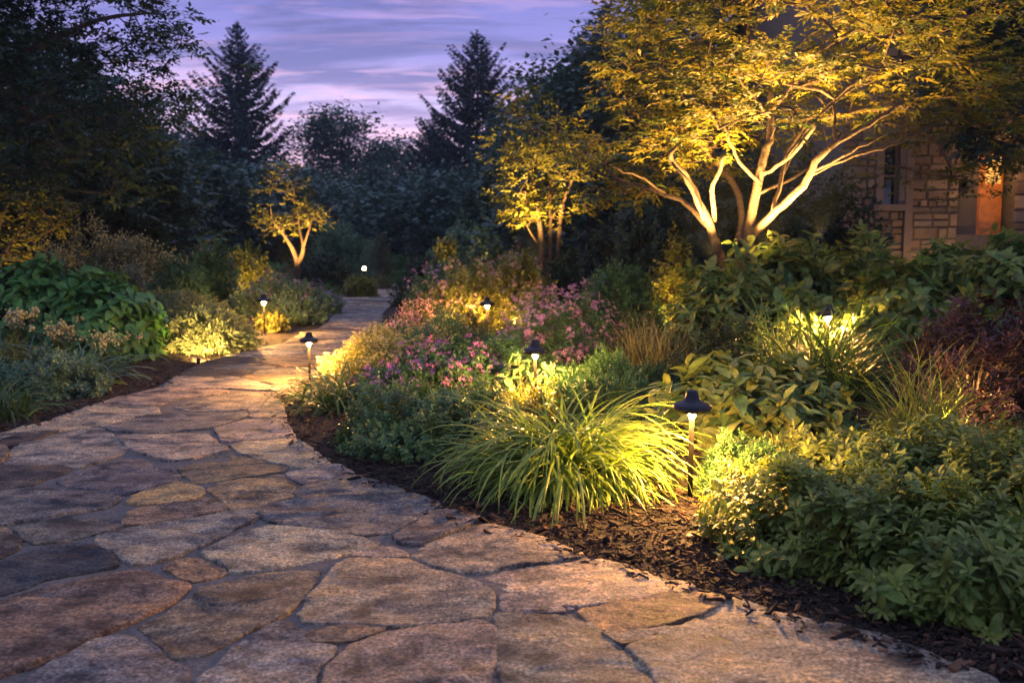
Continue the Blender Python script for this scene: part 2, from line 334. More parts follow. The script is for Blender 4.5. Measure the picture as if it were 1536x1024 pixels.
# ------------------------------------------------------------------ flagstone path
TR = [  # traced outlines in photo pixels, tint code
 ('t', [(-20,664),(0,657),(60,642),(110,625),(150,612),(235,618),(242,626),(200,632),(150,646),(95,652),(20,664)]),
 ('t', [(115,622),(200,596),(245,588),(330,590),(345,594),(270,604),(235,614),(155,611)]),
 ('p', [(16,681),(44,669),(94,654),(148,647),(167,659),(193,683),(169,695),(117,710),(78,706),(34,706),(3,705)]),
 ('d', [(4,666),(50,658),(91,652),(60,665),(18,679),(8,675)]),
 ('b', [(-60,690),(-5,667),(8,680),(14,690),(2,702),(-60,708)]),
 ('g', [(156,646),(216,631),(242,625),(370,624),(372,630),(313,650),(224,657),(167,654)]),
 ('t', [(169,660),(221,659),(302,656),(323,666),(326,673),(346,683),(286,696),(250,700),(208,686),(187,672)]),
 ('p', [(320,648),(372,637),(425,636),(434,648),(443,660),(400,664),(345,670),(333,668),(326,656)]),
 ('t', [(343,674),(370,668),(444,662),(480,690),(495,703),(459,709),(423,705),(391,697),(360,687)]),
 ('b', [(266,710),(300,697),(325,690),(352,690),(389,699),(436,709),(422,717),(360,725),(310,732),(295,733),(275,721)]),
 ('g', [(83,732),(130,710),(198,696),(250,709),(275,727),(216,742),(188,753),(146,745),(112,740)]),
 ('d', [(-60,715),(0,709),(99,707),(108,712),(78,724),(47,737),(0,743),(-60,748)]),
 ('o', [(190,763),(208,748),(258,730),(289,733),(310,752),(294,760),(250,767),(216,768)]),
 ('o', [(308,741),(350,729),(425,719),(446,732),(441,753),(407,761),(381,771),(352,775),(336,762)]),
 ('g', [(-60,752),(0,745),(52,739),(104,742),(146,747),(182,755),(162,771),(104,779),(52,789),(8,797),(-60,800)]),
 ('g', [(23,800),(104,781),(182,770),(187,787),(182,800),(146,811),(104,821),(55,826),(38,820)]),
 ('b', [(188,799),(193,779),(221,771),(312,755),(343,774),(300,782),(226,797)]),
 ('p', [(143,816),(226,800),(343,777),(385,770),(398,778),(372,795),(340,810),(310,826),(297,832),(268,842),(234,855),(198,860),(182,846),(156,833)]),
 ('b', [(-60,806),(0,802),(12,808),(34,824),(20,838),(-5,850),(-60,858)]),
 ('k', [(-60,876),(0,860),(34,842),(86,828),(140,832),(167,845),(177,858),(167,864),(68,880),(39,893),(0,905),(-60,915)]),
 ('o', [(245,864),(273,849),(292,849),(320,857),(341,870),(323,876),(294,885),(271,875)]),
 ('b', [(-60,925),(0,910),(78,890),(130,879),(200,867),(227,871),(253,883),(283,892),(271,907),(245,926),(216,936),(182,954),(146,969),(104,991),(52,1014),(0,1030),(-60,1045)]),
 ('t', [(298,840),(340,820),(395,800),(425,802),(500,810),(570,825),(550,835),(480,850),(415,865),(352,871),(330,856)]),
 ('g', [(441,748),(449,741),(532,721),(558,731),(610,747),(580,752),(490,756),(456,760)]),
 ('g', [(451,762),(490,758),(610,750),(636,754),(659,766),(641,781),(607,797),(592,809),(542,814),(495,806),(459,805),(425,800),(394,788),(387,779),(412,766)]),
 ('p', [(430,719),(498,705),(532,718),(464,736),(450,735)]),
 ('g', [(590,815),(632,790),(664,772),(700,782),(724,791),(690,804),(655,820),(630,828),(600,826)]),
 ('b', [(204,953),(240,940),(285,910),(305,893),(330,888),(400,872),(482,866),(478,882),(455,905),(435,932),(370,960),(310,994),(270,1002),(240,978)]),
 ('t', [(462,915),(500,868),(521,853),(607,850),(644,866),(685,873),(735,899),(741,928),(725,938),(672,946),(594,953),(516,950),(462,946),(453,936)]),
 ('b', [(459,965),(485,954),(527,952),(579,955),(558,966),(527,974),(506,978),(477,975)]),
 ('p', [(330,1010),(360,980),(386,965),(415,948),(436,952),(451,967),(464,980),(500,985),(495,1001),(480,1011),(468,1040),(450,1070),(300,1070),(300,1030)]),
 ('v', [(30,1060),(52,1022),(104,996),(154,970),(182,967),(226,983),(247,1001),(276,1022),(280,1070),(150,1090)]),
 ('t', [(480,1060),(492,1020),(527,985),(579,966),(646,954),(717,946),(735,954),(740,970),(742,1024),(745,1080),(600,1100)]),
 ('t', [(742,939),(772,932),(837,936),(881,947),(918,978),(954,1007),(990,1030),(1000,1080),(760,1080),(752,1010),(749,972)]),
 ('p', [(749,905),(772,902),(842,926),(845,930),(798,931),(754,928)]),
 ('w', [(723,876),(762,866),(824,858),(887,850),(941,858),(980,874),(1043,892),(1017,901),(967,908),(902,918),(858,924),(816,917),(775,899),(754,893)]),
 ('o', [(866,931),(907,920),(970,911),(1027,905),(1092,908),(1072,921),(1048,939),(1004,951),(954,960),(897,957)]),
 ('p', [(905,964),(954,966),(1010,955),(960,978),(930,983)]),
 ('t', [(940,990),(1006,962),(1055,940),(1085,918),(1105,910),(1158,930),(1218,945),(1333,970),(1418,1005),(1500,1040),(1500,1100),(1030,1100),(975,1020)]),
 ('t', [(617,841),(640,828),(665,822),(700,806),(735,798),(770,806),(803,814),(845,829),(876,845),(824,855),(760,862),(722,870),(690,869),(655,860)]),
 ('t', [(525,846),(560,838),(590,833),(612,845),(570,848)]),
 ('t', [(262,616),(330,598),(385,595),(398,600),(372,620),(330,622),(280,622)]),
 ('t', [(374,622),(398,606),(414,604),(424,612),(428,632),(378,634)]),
]
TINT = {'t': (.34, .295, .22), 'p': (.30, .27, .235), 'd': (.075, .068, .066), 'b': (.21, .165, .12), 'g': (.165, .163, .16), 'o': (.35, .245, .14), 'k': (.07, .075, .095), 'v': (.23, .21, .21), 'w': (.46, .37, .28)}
def chaikin(P, n=1):
    for _ in range(n):
        Q = np.roll(P, -1, 0); P = np.stack([P*.9+Q*.1, P*.1+Q*.9], 1).reshape(-1, 2)
    return P
def resample(P, step):
    Q = np.vstack([P, P[:1]]); s = np.concatenate([[0], np.cumsum(np.linalg.norm(np.diff(Q, axis=0), axis=1))])
    n = max(10, int(s[-1]/step)); u = np.linspace(0, s[-1], n, endpoint=False)
    return np.stack([np.interp(u, s, Q[:, 0]), np.interp(u, s, Q[:, 1])], 1)
def inset(P, d):
    A = np.roll(P, 1, 0); B = np.roll(P, -1, 0); tn = norm(B-A)
    area = .5*np.sum(P[:, 0]*np.roll(P[:, 1], -1)-np.roll(P[:, 0], -1)*P[:, 1])
    nrm = np.stack([-tn[:, 1], tn[:, 0]], 1)*(1 if area > 0 else -1)
    return P+nrm*d
def in_path(x, y): return inside(PATH, (x, y))
def build_path():
    rng = np.random.default_rng(5)
    polys = []
    hullpx = [(-60,668),(0,655),(60,640),(115,622),(200,594),(245,587),(330,588),(398,592),(414,600),(424,612),(430,634),(444,662),(500,704),(610,747),(735,796),(876,844),(941,857),(1043,891),(1105,909),(1218,945),(1418,1005),(1500,1040),(1500,1100),(1000,1085),(745,1100),(450,1075),(150,1095),(-60,1050)]
    hull = np.array([at(x, y)[:2] for x, y in hullpx])
    for code, px in TR:
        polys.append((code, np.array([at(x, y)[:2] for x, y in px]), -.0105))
    # scattered seeds for the rest of the path
    seeds = []
    tries = 0
    while tries < 26000:
        tries += 1
        p = np.array([rng.uniform(-6.5, 3), .2+34*rng.random()**1.6])
        if not in_path(*p) or inside(hull, p): continue
        d = (.42 if p[1] > 6.5 else .40)
        if all((((p[0]-q[0])/1.35)**2+(p[1]-q[1])**2) > d*d for q in seeds[-100000:]): seeds.append(p)
    S = np.array(seeds)
    # ghosts mirrored over the path's edge give the border cells their outer side
    G = []
    for p in S:
        for pol, inn in ((PATH, True), (hull, False)):
            q = nearest_on(pol, p)
            if np.linalg.norm(p-q) < .8: G.append(2*q-p)
    A = np.vstack([S, np.array(G)])*np.array([1/1.35, 1])
    for i in range(len(S)):
        c = A[i]; cell = np.array([[-1.2, -1.2], [1.2, -1.2], [1.2, 1.2], [-1.2, 1.2]])+c
        dd = np.linalg.norm(A-c, axis=1)
        for j in np.argsort(dd)[1:22]:
            m = (A[j]+c)/2; n = A[j]-c; out = []
            if np.linalg.norm(n) < 1e-6: continue
            for a, b in zip(cell, np.roll(cell, -1, 0)):
                da, db = np.dot(a-m, n), np.dot(b-m, n)
                if da <= 0: out.append(a)
                if da*db < 0: out.append(a+(b-a)*da/(da-db))
            cell = np.array(out)
            if len(cell) < 3: break
        if len(cell) < 3: continue
        cell = cell*np.array([1.35, 1]); keep = []
        for q in cell:
            if not inside(PATH, q): q = nearest_on(PATH, q)
            if inside(hull, q): q = nearest_on(hull, q)
            keep.append(q)
        polys.append(('?', np.array(keep), .004))
    Vs, Fq, Ft, Cc, n0 = [], [], [], [], 0
    codes = 'ttppbggovdt'
    for k, (code, P, ins) in enumerate(polys):
        if code == '?': code = codes[rng.integers(len(codes))]
        dist = np.linalg.norm(P.mean(0)); st = .018 if dist < 4.5 else (.03 if dist < 8 else .07)
        P = resample(chaikin(P, 2), st)
        area = .5*np.sum(P[:, 0]*np.roll(P[:, 1], -1)-np.roll(P[:, 0], -1)*P[:, 1])
        if abs(area) < .004: continue
        if area < 0: P = P[::-1]
        P = inset(P, ins)
        off = np.array([(mnoise.noise(Vector((x*9, y*9, k)))*.014+mnoise.noise(Vector((x*38, y*38, k)))*.009) for x, y in P])
        A_, B_ = np.roll(P, 1, 0), np.roll(P, -1, 0); tn = norm(B_-A_); P = P+np.stack([-tn[:, 1], tn[:, 0]], 1)*off[:, None]
        c = P.mean(0); tilt = rng.normal(0, .006, 2); hz = .036+rng.normal(0, .0035)
        rings = [(1.0, -.034), (1.0, -.006), (.992, -.0015), (.975, 0), (.93, 0), (.85, 0), (.76, 0), (.66, 0), (.55, 0), (.44, 0), (.32, 0), (.2, 0), (.1, 0)] if dist < 9 else [(1.0, -.03), (1.0, -.008), (.95, 0), (.7, 0), (.35, 0)]
        m = len(P); V = []
        for f, dz in rings:
            Q = c+(P-c)*f
            for x, y in Q:
                h = 0
                if dz > -.02:
                    h = mnoise.noise(Vector((x*2.3, y*3.1, k*3.7)))*.010+mnoise.noise(Vector((x*8, y*14, k)))*.0045
                    h += mnoise.noise(Vector((x*30, y*30, k)))*.0018
                    rg = mnoise.noise(Vector((x*3.2+y*1.5, y*9-x*2, k*1.3+9)))   # shallow split layers
                    h += .0045*(1 if rg > .12 else (0 if rg < .04 else (rg-.04)/.08))
                V.append((x, y, hz+dz+h+tilt[0]*(x-c[0])+tilt[1]*(y-c[1])))
        V.append((c[0], c[1], V[-1][2]))
        i = np.arange(len(rings)-1)[:, None]*m; j = np.arange(m)[None]; j2 = (j+1) % m
        Fq.append(np.stack([i+j, i+j2, i+m+j2, i+m+j], -1).reshape(-1, 4)+n0)
        l = (len(rings)-1)*m; jj = np.arange(m); Ft.append(np.stack([l+jj, l+(jj+1) % m, np.full(m, len(V)-1)], -1)+n0)
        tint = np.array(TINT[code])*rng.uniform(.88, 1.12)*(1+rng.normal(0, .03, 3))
        Cc.append(np.tile(np.append(tint, rng.random()), (len(V), 1))); Vs.append(np.array(V)); n0 += len(V)
    m, t, o = mat_new('flagstone'); p = NN(t, 'ShaderNodeBsdfPrincipled')
    g = NN(t, 'ShaderNodeNewGeometry'); pos = g.outputs['Position']
    a = NN(t, 'ShaderNodeAttribute', attribute_name='tint')
    sh = NN(t, 'ShaderNodeVectorMath', operation='ADD'); cb = NN(t, 'ShaderNodeCombineXYZ'); t.links.new(mth(t, 'MULTIPLY', a.outputs['Alpha'], 40), cb.inputs[0]); t.links.new(mth(t, 'MULTIPLY', a.outputs['Alpha'], 23), cb.inputs[1])
    t.links.new(pos, sh.inputs[0]); t.links.new(cb.outputs[0], sh.inputs[1]); v = sh.outputs[0]
    big = noisetex(t, mapping(t, v, (1, 1.35, 1), (0, 0, .25)), 4.2, 8, .64, .4)
    mid = noisetex(t, mapping(t, v, (1, 1.5, 1), (0, 0, -.2)), 13, 8, .7, .5)
    fine = noisetex(t, v, 75, 7, .75); grain = noisetex(t, v, 420, 3, .7)
    bigr = ramp(t, [(.36, (.22, .24, .30)), (.45, (.66, .66, .70)), (.54, (1.15, 1.10, 1.02)), (.66, (1.65, 1.35, .95))]); t.links.new(big, bigr.inputs[0])
    midr = ramp(t, [(.36, (.46, .46, .49)), (.48, (.92, .92, .93)), (.62, (1.4, 1.37, 1.33))]); t.links.new(mid, midr.inputs[0])
    finr = ramp(t, [(.37, (.18, .18, .20)), (.5, (1, 1, 1)), (.62, (2.2, 2.1, 2.0))]); t.links.new(fine, finr.inputs[0])
    c = mixc(t, 1.0, a.outputs['Color'], bigr.outputs[0], 'MULTIPLY'); c = mixc(t, 1.0, c, midr.outputs[0], 'MULTIPLY'); c = mixc(t, .85, c, finr.outputs[0], 'MULTIPLY')
    pn = noisetex(t, mapping(t, v, (1, 1.8, 1), (0, 0, .5)), 2.1, 5, .6, .5); pm = ramp(t, [(.62, 0.0), (.74, .55)]); t.links.new(pn, pm.inputs[0])
    c = mixc(t, pm.outputs[0], c, (.27, .155, .08))
    t.links.new(c, p.inputs['Base Color'])
    rr = ramp(t, [(.3, .50), (.7, .82)]); t.links.new(mid, rr.inputs[0]); t.links.new(rr.outputs[0], p.inputs['Roughness']); p.inputs['Specular IOR Level'].default_value = .22
    vo = NN(t, 'ShaderNodeTexVoronoi'); vo.inputs['Scale'].default_value = 28; t.links.new(mapping(t, v, (1, 2.2, 1)), vo.inputs['Vector'])
    pit = ramp(t, [(.0, 0.0), (.22, 1.0)]); t.links.new(vo.outputs['Distance'], pit.inputs[0])
    h = mth(t, 'ADD', mth(t, 'MULTIPLY', mid, 1.0), mth(t, 'ADD', mth(t, 'MULTIPLY', fine, .6), mth(t, 'ADD', mth(t, 'MULTIPLY', grain, .14), mth(t, 'MULTIPLY', pit.outputs[0], .10))))
    b = NN(t, 'ShaderNodeBump'); b.inputs['Distance'].default_value = .022; b.inputs['Strength'].default_value = 1.0
    t.links.new(h, b.inputs['Height']); t.links.new(b.outputs[0], p.inputs['Normal']); t.links.new(p.outputs[0], o.inputs[0])
    me = mesh_np('path', np.concatenate(Vs), [np.concatenate(Fq), np.concatenate(Ft)], {'tint': ('POINT', 'FLOAT_COLOR', np.concatenate(Cc))}, True, m)
    tag(link('path', me), kind='structure')
    # mortar bed between the stones
    import mathutils.geometry as mg
    inner = PATH
    tri = mg.tessellate_polygon([[Vector((x, y, 0)) for x, y in inner]])
    mm = plain('mortar', (.115, .103, .095), .9, bump=1.0, bscale=60, var=.4)
    V = np.array([[x, y, .0265] for x, y in inner]+[[x, y, -.05] for x, y in inner]); n = len(inner)
    side = np.array([[i, (i+1) % n, (i+1) % n+n, i+n] for i in range(n)])
    tag(link('path_mortar', mesh_np('path_mortar', V, [np.array(tri), side], None, False, mm)), kind='structure')
build_path()

# ------------------------------------------------------------------ plant makers (all in local coordinates, base at the origin)
def dome_tips(rng, n, W_, D_, H, lo=-.05, lump=.22, fill=.35, power=1.0, seed=0):
    """points and outward directions over a lumpy mound"""
    az = rng.uniform(0, 2*math.pi, n); u = rng.uniform(lo, 1, n)**1; el = np.arcsin(np.clip(u, -.3, 1))
    d = np.stack([np.cos(el)*np.cos(az), np.cos(el)*np.sin(az), np.sin(el)], 1)
    l = np.array([mnoise.noise(Vector((a*2.2+seed, b*2.2-seed, c*2.2+7))) for a, b, c in d])+.5*np.array([mnoise.noise(Vector((a*5+seed, b*5, c*5+3))) for a, b, c in d])
    r = (1+lump*l*1.6)*np.where(rng.random(n) < fill, rng.uniform(.5, 1, n)**.6, rng.uniform(.93, 1.04, n))
    P = d*r[:, None]*np.array([W_/2, D_/2, H]); P[:, 2] = np.abs(P[:, 2])*power+.02
    nd = norm(d/np.array([W_/2, D_/2, H])*max(W_, H)*.5)
    return P, nd
def sprigs(rng, P, D, L, k, m, size, T, geo, open_=(75, 35), up=.3, droop=.1, jit=.25, flat=0.0, bend=.0, szvar=.25, tiprnd=0.0, stems=None, srad=.002):
    """twigs ending at P with direction D (n,3); k nodes with m leaves each"""
    n = len(P); D = norm(D+np.array([0, 0, up])+rng.normal(0, jit, (n, 3)))
    ref = norm(np.cross(D, norm(rng.normal(0, 1, (n, 3))))); b2 = np.cross(D, ref)
    rn = rng.random(n)
    for i in range(k):
        f = (i+.5)/k                                    # 0 at the twig's foot, 1 at its tip
        pos = P-D*(L*(1-f))[:, None] if np.ndim(L) else P-D*(L*(1-f))
        op = R(open_[0]+(open_[1]-open_[0])*f)
        for j in range(m):
            ph = 2*math.pi*j/m+(i*math.pi/2 if m == 2 else i*2.4)+rng.normal(0, .25, n)
            rad = ref*np.cos(ph)[:, None]+b2*np.sin(ph)[:, None]
            a = op+rng.normal(0, .18, n)
            y = D*np.cos(a)[:, None]+rad*np.sin(a)[:, None]; y[:, 2] -= droop; y[:, 2] *= (1-flat)
            nn = D*np.sin(a)[:, None]-rad*np.cos(a)[:, None]; nn = nn+np.array([0, 0, .5+flat*2])
            s = size*(1-.35*f*(k > 2))*np.exp(rng.normal(0, szvar, n))
            place(geo, T, pos, y, nn, s, rng, np.clip(rn*.5+rng.random(n)*.4+tiprnd*f, 0, 1))
    if stems is not None:
        for q in range(n):
            tube_np(stems, [P[q]-D[q]*(L if np.isscalar(L) else L[q])*1.6, P[q]-D[q]*(L if np.isscalar(L) else L[q])*.5, P[q]], [srad, srad, srad*.5], 3, .5)
def stems_to(rng, geo, P, n, rad=.006, sides=4, spread=.15):
    """curved stems from the root to n of the points P"""
    idx = rng.choice(len(P), min(n, len(P)), replace=False)
    for i in idx:
        p = P[i]; r0 = np.array([p[0]*spread, p[1]*spread, -.03]); mid = r0*.5+p*.5+np.array([-p[0]*.12, -p[1]*.12, p[2]*.14])
        u = np.linspace(0, 1, 6)[:, None]; pts = (1-u)**2*r0+2*u*(1-u)*mid+u*u*p*.96
        tube_np(geo, pts, np.linspace(rad, rad*.35, 6), sides, .5)
def blades(rng, geo, n, L, w, spread=.06, lean=(15, 70), curl=1.3, seg=8, fold=True, az0=None, azr=math.pi, root=None, lvar=.25, wild=.15, stiff=1.0):
    """grass blades that rise, arch over and taper"""
    az = rng.uniform(-azr, azr, n)+(0 if az0 is None else az0)
    Ls = L*np.clip(rng.normal(1, lvar, n), .35, 1.5)
    th = R(rng.uniform(lean[0], lean[1], n)) if False else np.radians(rng.uniform(lean[0], lean[1], n))  # from the vertical
    cv = curl*rng.uniform(.5, 1.3, n)
    p = np.stack([rng.normal(0, spread, n), rng.normal(0, spread, n), np.full(n, -.02)], 1)
    if root is not None: p = p+root
    da = rng.normal(0, wild, n)
    pts = [p.copy()]; tans = []
    for i in range(seg):
        f = (i+.5)/seg
        a = th+cv*f**(1.5*stiff); b = az+da*f*2
        d = np.stack([np.sin(a)*np.cos(b), np.sin(a)*np.sin(b), np.cos(a)], 1)
        pts.append(pts[-1]+d*(Ls/seg)[:, None]); tans.append(d)
    tans.append(tans[-1]); pts = np.stack(pts, 1); tans = np.stack(tans, 1)            # n, seg+1, 3
    side = np.stack([-np.sin(az), np.cos(az), np.zeros(n)], 1)[:, None]+rng.normal(0, .25, (n, 1, 3)); side = norm(side-tans*(side*tans).sum(-1, keepdims=True))
    nr = np.cross(side, tans)
    f = np.linspace(0, 1, seg+1); prof = np.clip(np.minimum(.55+1.6*f, 1)*np.sqrt(np.clip(1-f**2.2, 0, 1)), .03, 1)
    ww = (w*np.exp(rng.normal(0, .25, n)))[:, None]*prof[None]/2
    l = pts-side*ww[..., None]; r = pts+side*ww[..., None]; K = seg+1
    if fold:
        c = pts-nr*ww[..., None]*.5*(1 if True else 0)
        V = np.stack([l, c, r], 2).reshape(-1, 3); m = 3
    else: V = np.stack([l, r], 2).reshape(-1, 3); m = 2
    V = V.copy(); V[:, 2] = np.maximum(V[:, 2], -.02)
    i = (np.arange(n)*K*m)[:, None, None]+(np.arange(seg)*m)[None, :, None]+np.arange(m-1)[None, None]
    F = np.stack([i, i+1, i+m+1, i+m], -1).reshape(-1, 4)
    rv = np.repeat(rng.random(n), K*m).reshape(n, K, m); rv = np.clip(rv*.8+.25*(f[None, :, None]-.3), 0, 1)
    u = np.tile(np.array([-1, 0, 1.])[:m] if m == 3 else np.array([-1, 1.]), n*K); luv = np.stack([u, np.repeat(np.tile(f, n), m), u*0], 1)
    geo.add(V, [F], rv.ravel(), luv)
    return pts
TF = None
def T_flower(n=5, w=.5, cup=.25):
    V = [[0, 0, 0]]; F = []
    for i in range(n):
        a = 2*math.pi*i/n; d = .5*w
        for (rr, da, zz_) in ((.55, -d, cup*.6), (1, 0, cup), (.55, d, cup*.6)): V.append([rr*math.cos(a+da), rr*math.sin(a+da), zz_])
        k = 1+3*i; F += [[0, k, k+1], [0, k+1, k+2]]
    V = np.array(V); return V, np.array(F), np.zeros((0, 4), int), np.zeros((len(V), 3))
FLOWER = T_flower()
def T_ball():
    V = np.array([[1, 0, 0], [-1, 0, 0], [0, 1, 0], [0, -1, 0], [0, 0, 1], [0, 0, -1.]])*.5
    return V, np.array([[0, 2, 4], [2, 1, 4], [1, 3, 4], [3, 0, 4], [2, 0, 5], [1, 2, 5], [3, 1, 5], [0, 3, 5]]), np.zeros((0, 4), int), np.zeros((6, 3))
BALL = T_ball()
def flowers(rng, P, D, cl, spread, size, geo, T=FLOWER, stalk=None, up=.4):
    """clusters of cl little flowers round each point"""
    for _ in range(cl):
        n = len(P); Q = P+rng.normal(0, spread, (n, 3)); N_ = norm(D+rng.normal(0, .6, (n, 3))+np.array([0, 0, up]))
        Y = norm(np.cross(N_, rng.normal(0, 1, (n, 3)))); place(geo, T, Q, Y, N_, size*rng.uniform(.6, 1.25, n), rng)

LF_BIG = T_leaf(.56, fold=.09, droop=.24)
LF_OVAL = T_leaf(.44, fold=.10, droop=.2)
LF_LANCE = T_leaf(.30, fold=.07, droop=.2, ts=(0, .15, .4, .65, .87, 1), ws=(0, .62, 1, .85, .42, 0), stalk=.05)
LF_SPOON = T_leaf(.36, fold=.08, droop=.25, ts=(0, .2, .45, .68, .88, 1), ws=(0, .42, .82, 1, .66, 0), stalk=.03)
LF_HEART = T_leaf(.72, fold=.07, droop=.3, ts=(0, .03, .22, .45, .72, .9, 1), ws=(0, .55, 1, .92, .58, .26, 0), stalk=.22)
DI_S = T_diamond(.5); DI_N = T_diamond(.28); DI_W = T_diamond(.7); SI = T_simple(.5); SI_N = T_simple(.16); SI_M = T_simple(.3)

def shrub(name, label, cat, pos, Wd, Dp, H, mat, n, k, m, L, size, T=DI_S, group=None, open_=(75, 35), up=.35, droop=.1, flat=0, lump=.22, lo=-.05, fill=.35, fl=None, nst=30, luv=False, seed=0, tiprnd=.0, jit=.25, stemmat='twig', szvar=.25, power=1.0, extra=None, srad=.006):
    rng = np.random.default_rng(int(abs(pos[0])*977+abs(pos[1])*313+seed)+1)
    e = empty(name, pos, label, cat, group)
    P, D = dome_tips(rng, n, Wd, Dp, H, lo, lump, fill, power, seed+pos[0])
    g = Geo(); sprigs(rng, P, D, L, k, m, size, T, g, open_, up, droop, jit, flat, szvar=szvar, tiprnd=tiprnd)
    s = Geo(); stems_to(rng, s, P, nst, srad); s.build('stem', M[stemmat], e)
    if fl:
        nf, cl, sp, fs, fm, FT, zmin, lift = fl
        top = np.where((P[:, 2] > zmin*H) & (np.linalg.norm(P/np.array([Wd/2, Dp/2, H]), axis=1) > .9))[0]
        idx = rng.choice(top, min(nf, len(top)), replace=False); Q = P[idx]+norm(D[idx]+np.array([0, 0, .8]))*lift*rng.uniform(.5, 1.5, (len(idx), 1))
        f = Geo(); flowers(rng, Q, D[idx], cl, sp, fs, f, FT); f.build('blossom', fm, e)
        if lift > .02:
            for a, b in zip(P[idx], Q): tube_np(g, [a-[0, 0, .05], (a+b)/2, b], .0015, 3, .5)
    if extra: extra(rng, g, P, D)
    g.build('foliage', mat, e, luv=luv)
    return e
def base_at(px, Y, dz=0.0):
    x = atY(px, 500, Y)[0]; return (float(x), float(Y), terr(x, Y)+dz)
def top_h(py, Y, x): return float(CAM_H-(py-365)*Y/FPX - terr(x, Y))
def hgt(px, py, Y):
    return top_h(py, Y, base_at(px, Y)[0])

# ------------------------------------------------------------------ lamps
def lathe(prof, sides=28):
    V, F = [], []
    for r, z_ in prof:
        for i in range(sides): a = 2*math.pi*i/sides; V.append((r*math.cos(a), r*math.sin(a), z_))
    for k in range(len(prof)-1):
        for i in range(sides): F.append((k*sides+i, k*sides+(i+1) % sides, (k+1)*sides+(i+1) % sides, (k+1)*sides+i))
    g = Geo(); g.add(V, [np.array(F)]); return g
def lamp(name, loc, label, s=1.0, group='path lamps in the beds', glow='glow', h=.53, tilt=0.0, sc=1.0):
    e = empty(name, loc, label, 'lamp', group, .3); e.rotation_euler = (0, tilt, .3); e.scale = (s, s, s)
    H = h
    lathe([(.0001, -.06), (.012, -.02), (.0125, 0), (.0125, H-.105), (.0001, H-.105)]).build('pole', M['pole_bronze'], e)
    lathe([(.0001, -.012), (.03, -.008), (.032, .004), (.014, .012), (.0126, .02)]).build('base_collar', M['metal_dark'], e)
    lathe([(.0001, H-.066), (.088, H-.066), (.094, H-.060), (.097, H-.048), (.096, H-.036), (.088, H-.027), (.060, H-.018), (.044, H-.010), (.036, H+.006), (.031, H+.022), (.029, H+.034), (.024, H+.040), (.0001, H+.042)], 36).build('cap', M['metal_dark'], e)
    lathe([(.0001, H-.1045), (.0115, H-.104), (.0135, H-.094), (.019, H-.081), (.029, H-.0695), (.0001, H-.0665)]).build('lamp_glass', M[glow], e)
    return e
def well_light(loc, target, power, label, angle=70, blend=.8, rad=.03, col=WARM, tilt=True, group='uplights hidden in the planting', cat='spotlight', scale=1.0):
    e = empty('garden_uplight', loc, label, cat, group)
    d = Vector(target)-Vector(loc); q = d.to_track_quat('Z', 'Y'); e.rotation_mode = 'QUATERNION'; e.rotation_quaternion = q; e.scale = (scale,)*3
    lathe([(.0001, -.05), (.035, -.045), (.042, 0), (.042, .045), (.036, .048), (.036, .03), (.0001, .028)], 16).build('housing', M['metal_dark'], e)
    l = bpy.data.lights.new('uplight_lamp', 'SPOT'); l.energy = power*4.5; l.color = col; l.spot_size = R(angle); l.spot_blend = blend; l.shadow_soft_size = rad
    o = bpy.data.objects.new('uplight_lamp', l); COL.objects.link(o); o.parent = e; o.location = (0, 0, .055); o.rotation_euler = (math.pi, 0, 0)
    return e

# ------------------------------------------------------------------ the six lit lamps
x, y, _ = at(1035, 752); lamp('path_lamp', (x, y, terr(x, y)), 'dark mushroom-cap path lamp standing in front beside the arching grass clump', 1.0)
x, y, _ = at(465, 580); lamp('path_lamp', (x, y, 0), 'lit path lamp at the bend of the stone path beside the flower mound', .88)
x, y, _ = base_at(803, 6.9); lamp('path_lamp', (x, y, terr(x, y)), 'lit lamp sunk between the low green juniper and the pink flowering bush', 1.0)
x, y, _ = base_at(731, 11.6); lamp('path_lamp', (x, y, terr(x, y)+.05), 'lit lamp farther back among the pink and yellow flowering bushes', 1.0)
x, y, _ = base_at(1241, 7.75); lamp('path_lamp', (x, y, terr(x, y)+.04), 'lit lamp under the hydrangea leaves behind the fountain grass', 1.0)
x, y, _ = base_at(397, 12.6); lamp('path_lamp', (x, y, terr(x, y)), 'lit lamp on the left bank of the path beside the blue-green shrub', 1.0)
def globe_lamp():
    x, y, _ = base_at(548, 23); e = empty('globe_lamp', (x, y, terr(x, y)), 'small round glowing lamp at the far end of the path', 'lamp')
    lathe([(.0001, -.05), (.02, 0), (.02, .60), (.035, .61), (.035, .63), (.0001, .63)], 12).build('pole', M['metal_dark'], e)
    a = np.linspace(-math.pi/2, math.pi/2, 10); lathe([(max(0.046*math.cos(v), .0001), .675+.046*math.sin(v)) for v in a], 18).build('globe', M['glow_far'], e)
globe_lamp()

# ------------------------------------------------------------------ right bed, front to back
def clump_single(name, label, cat, pos, mat, fn, group=None, luv=False):
    g = Geo(); fn(np.random.default_rng(int(abs(pos[0])*991+abs(pos[1])*77)+5), g); o = g.build(name, mat, None, luv=luv); o.location = pos; return tag(o, label, cat, group)
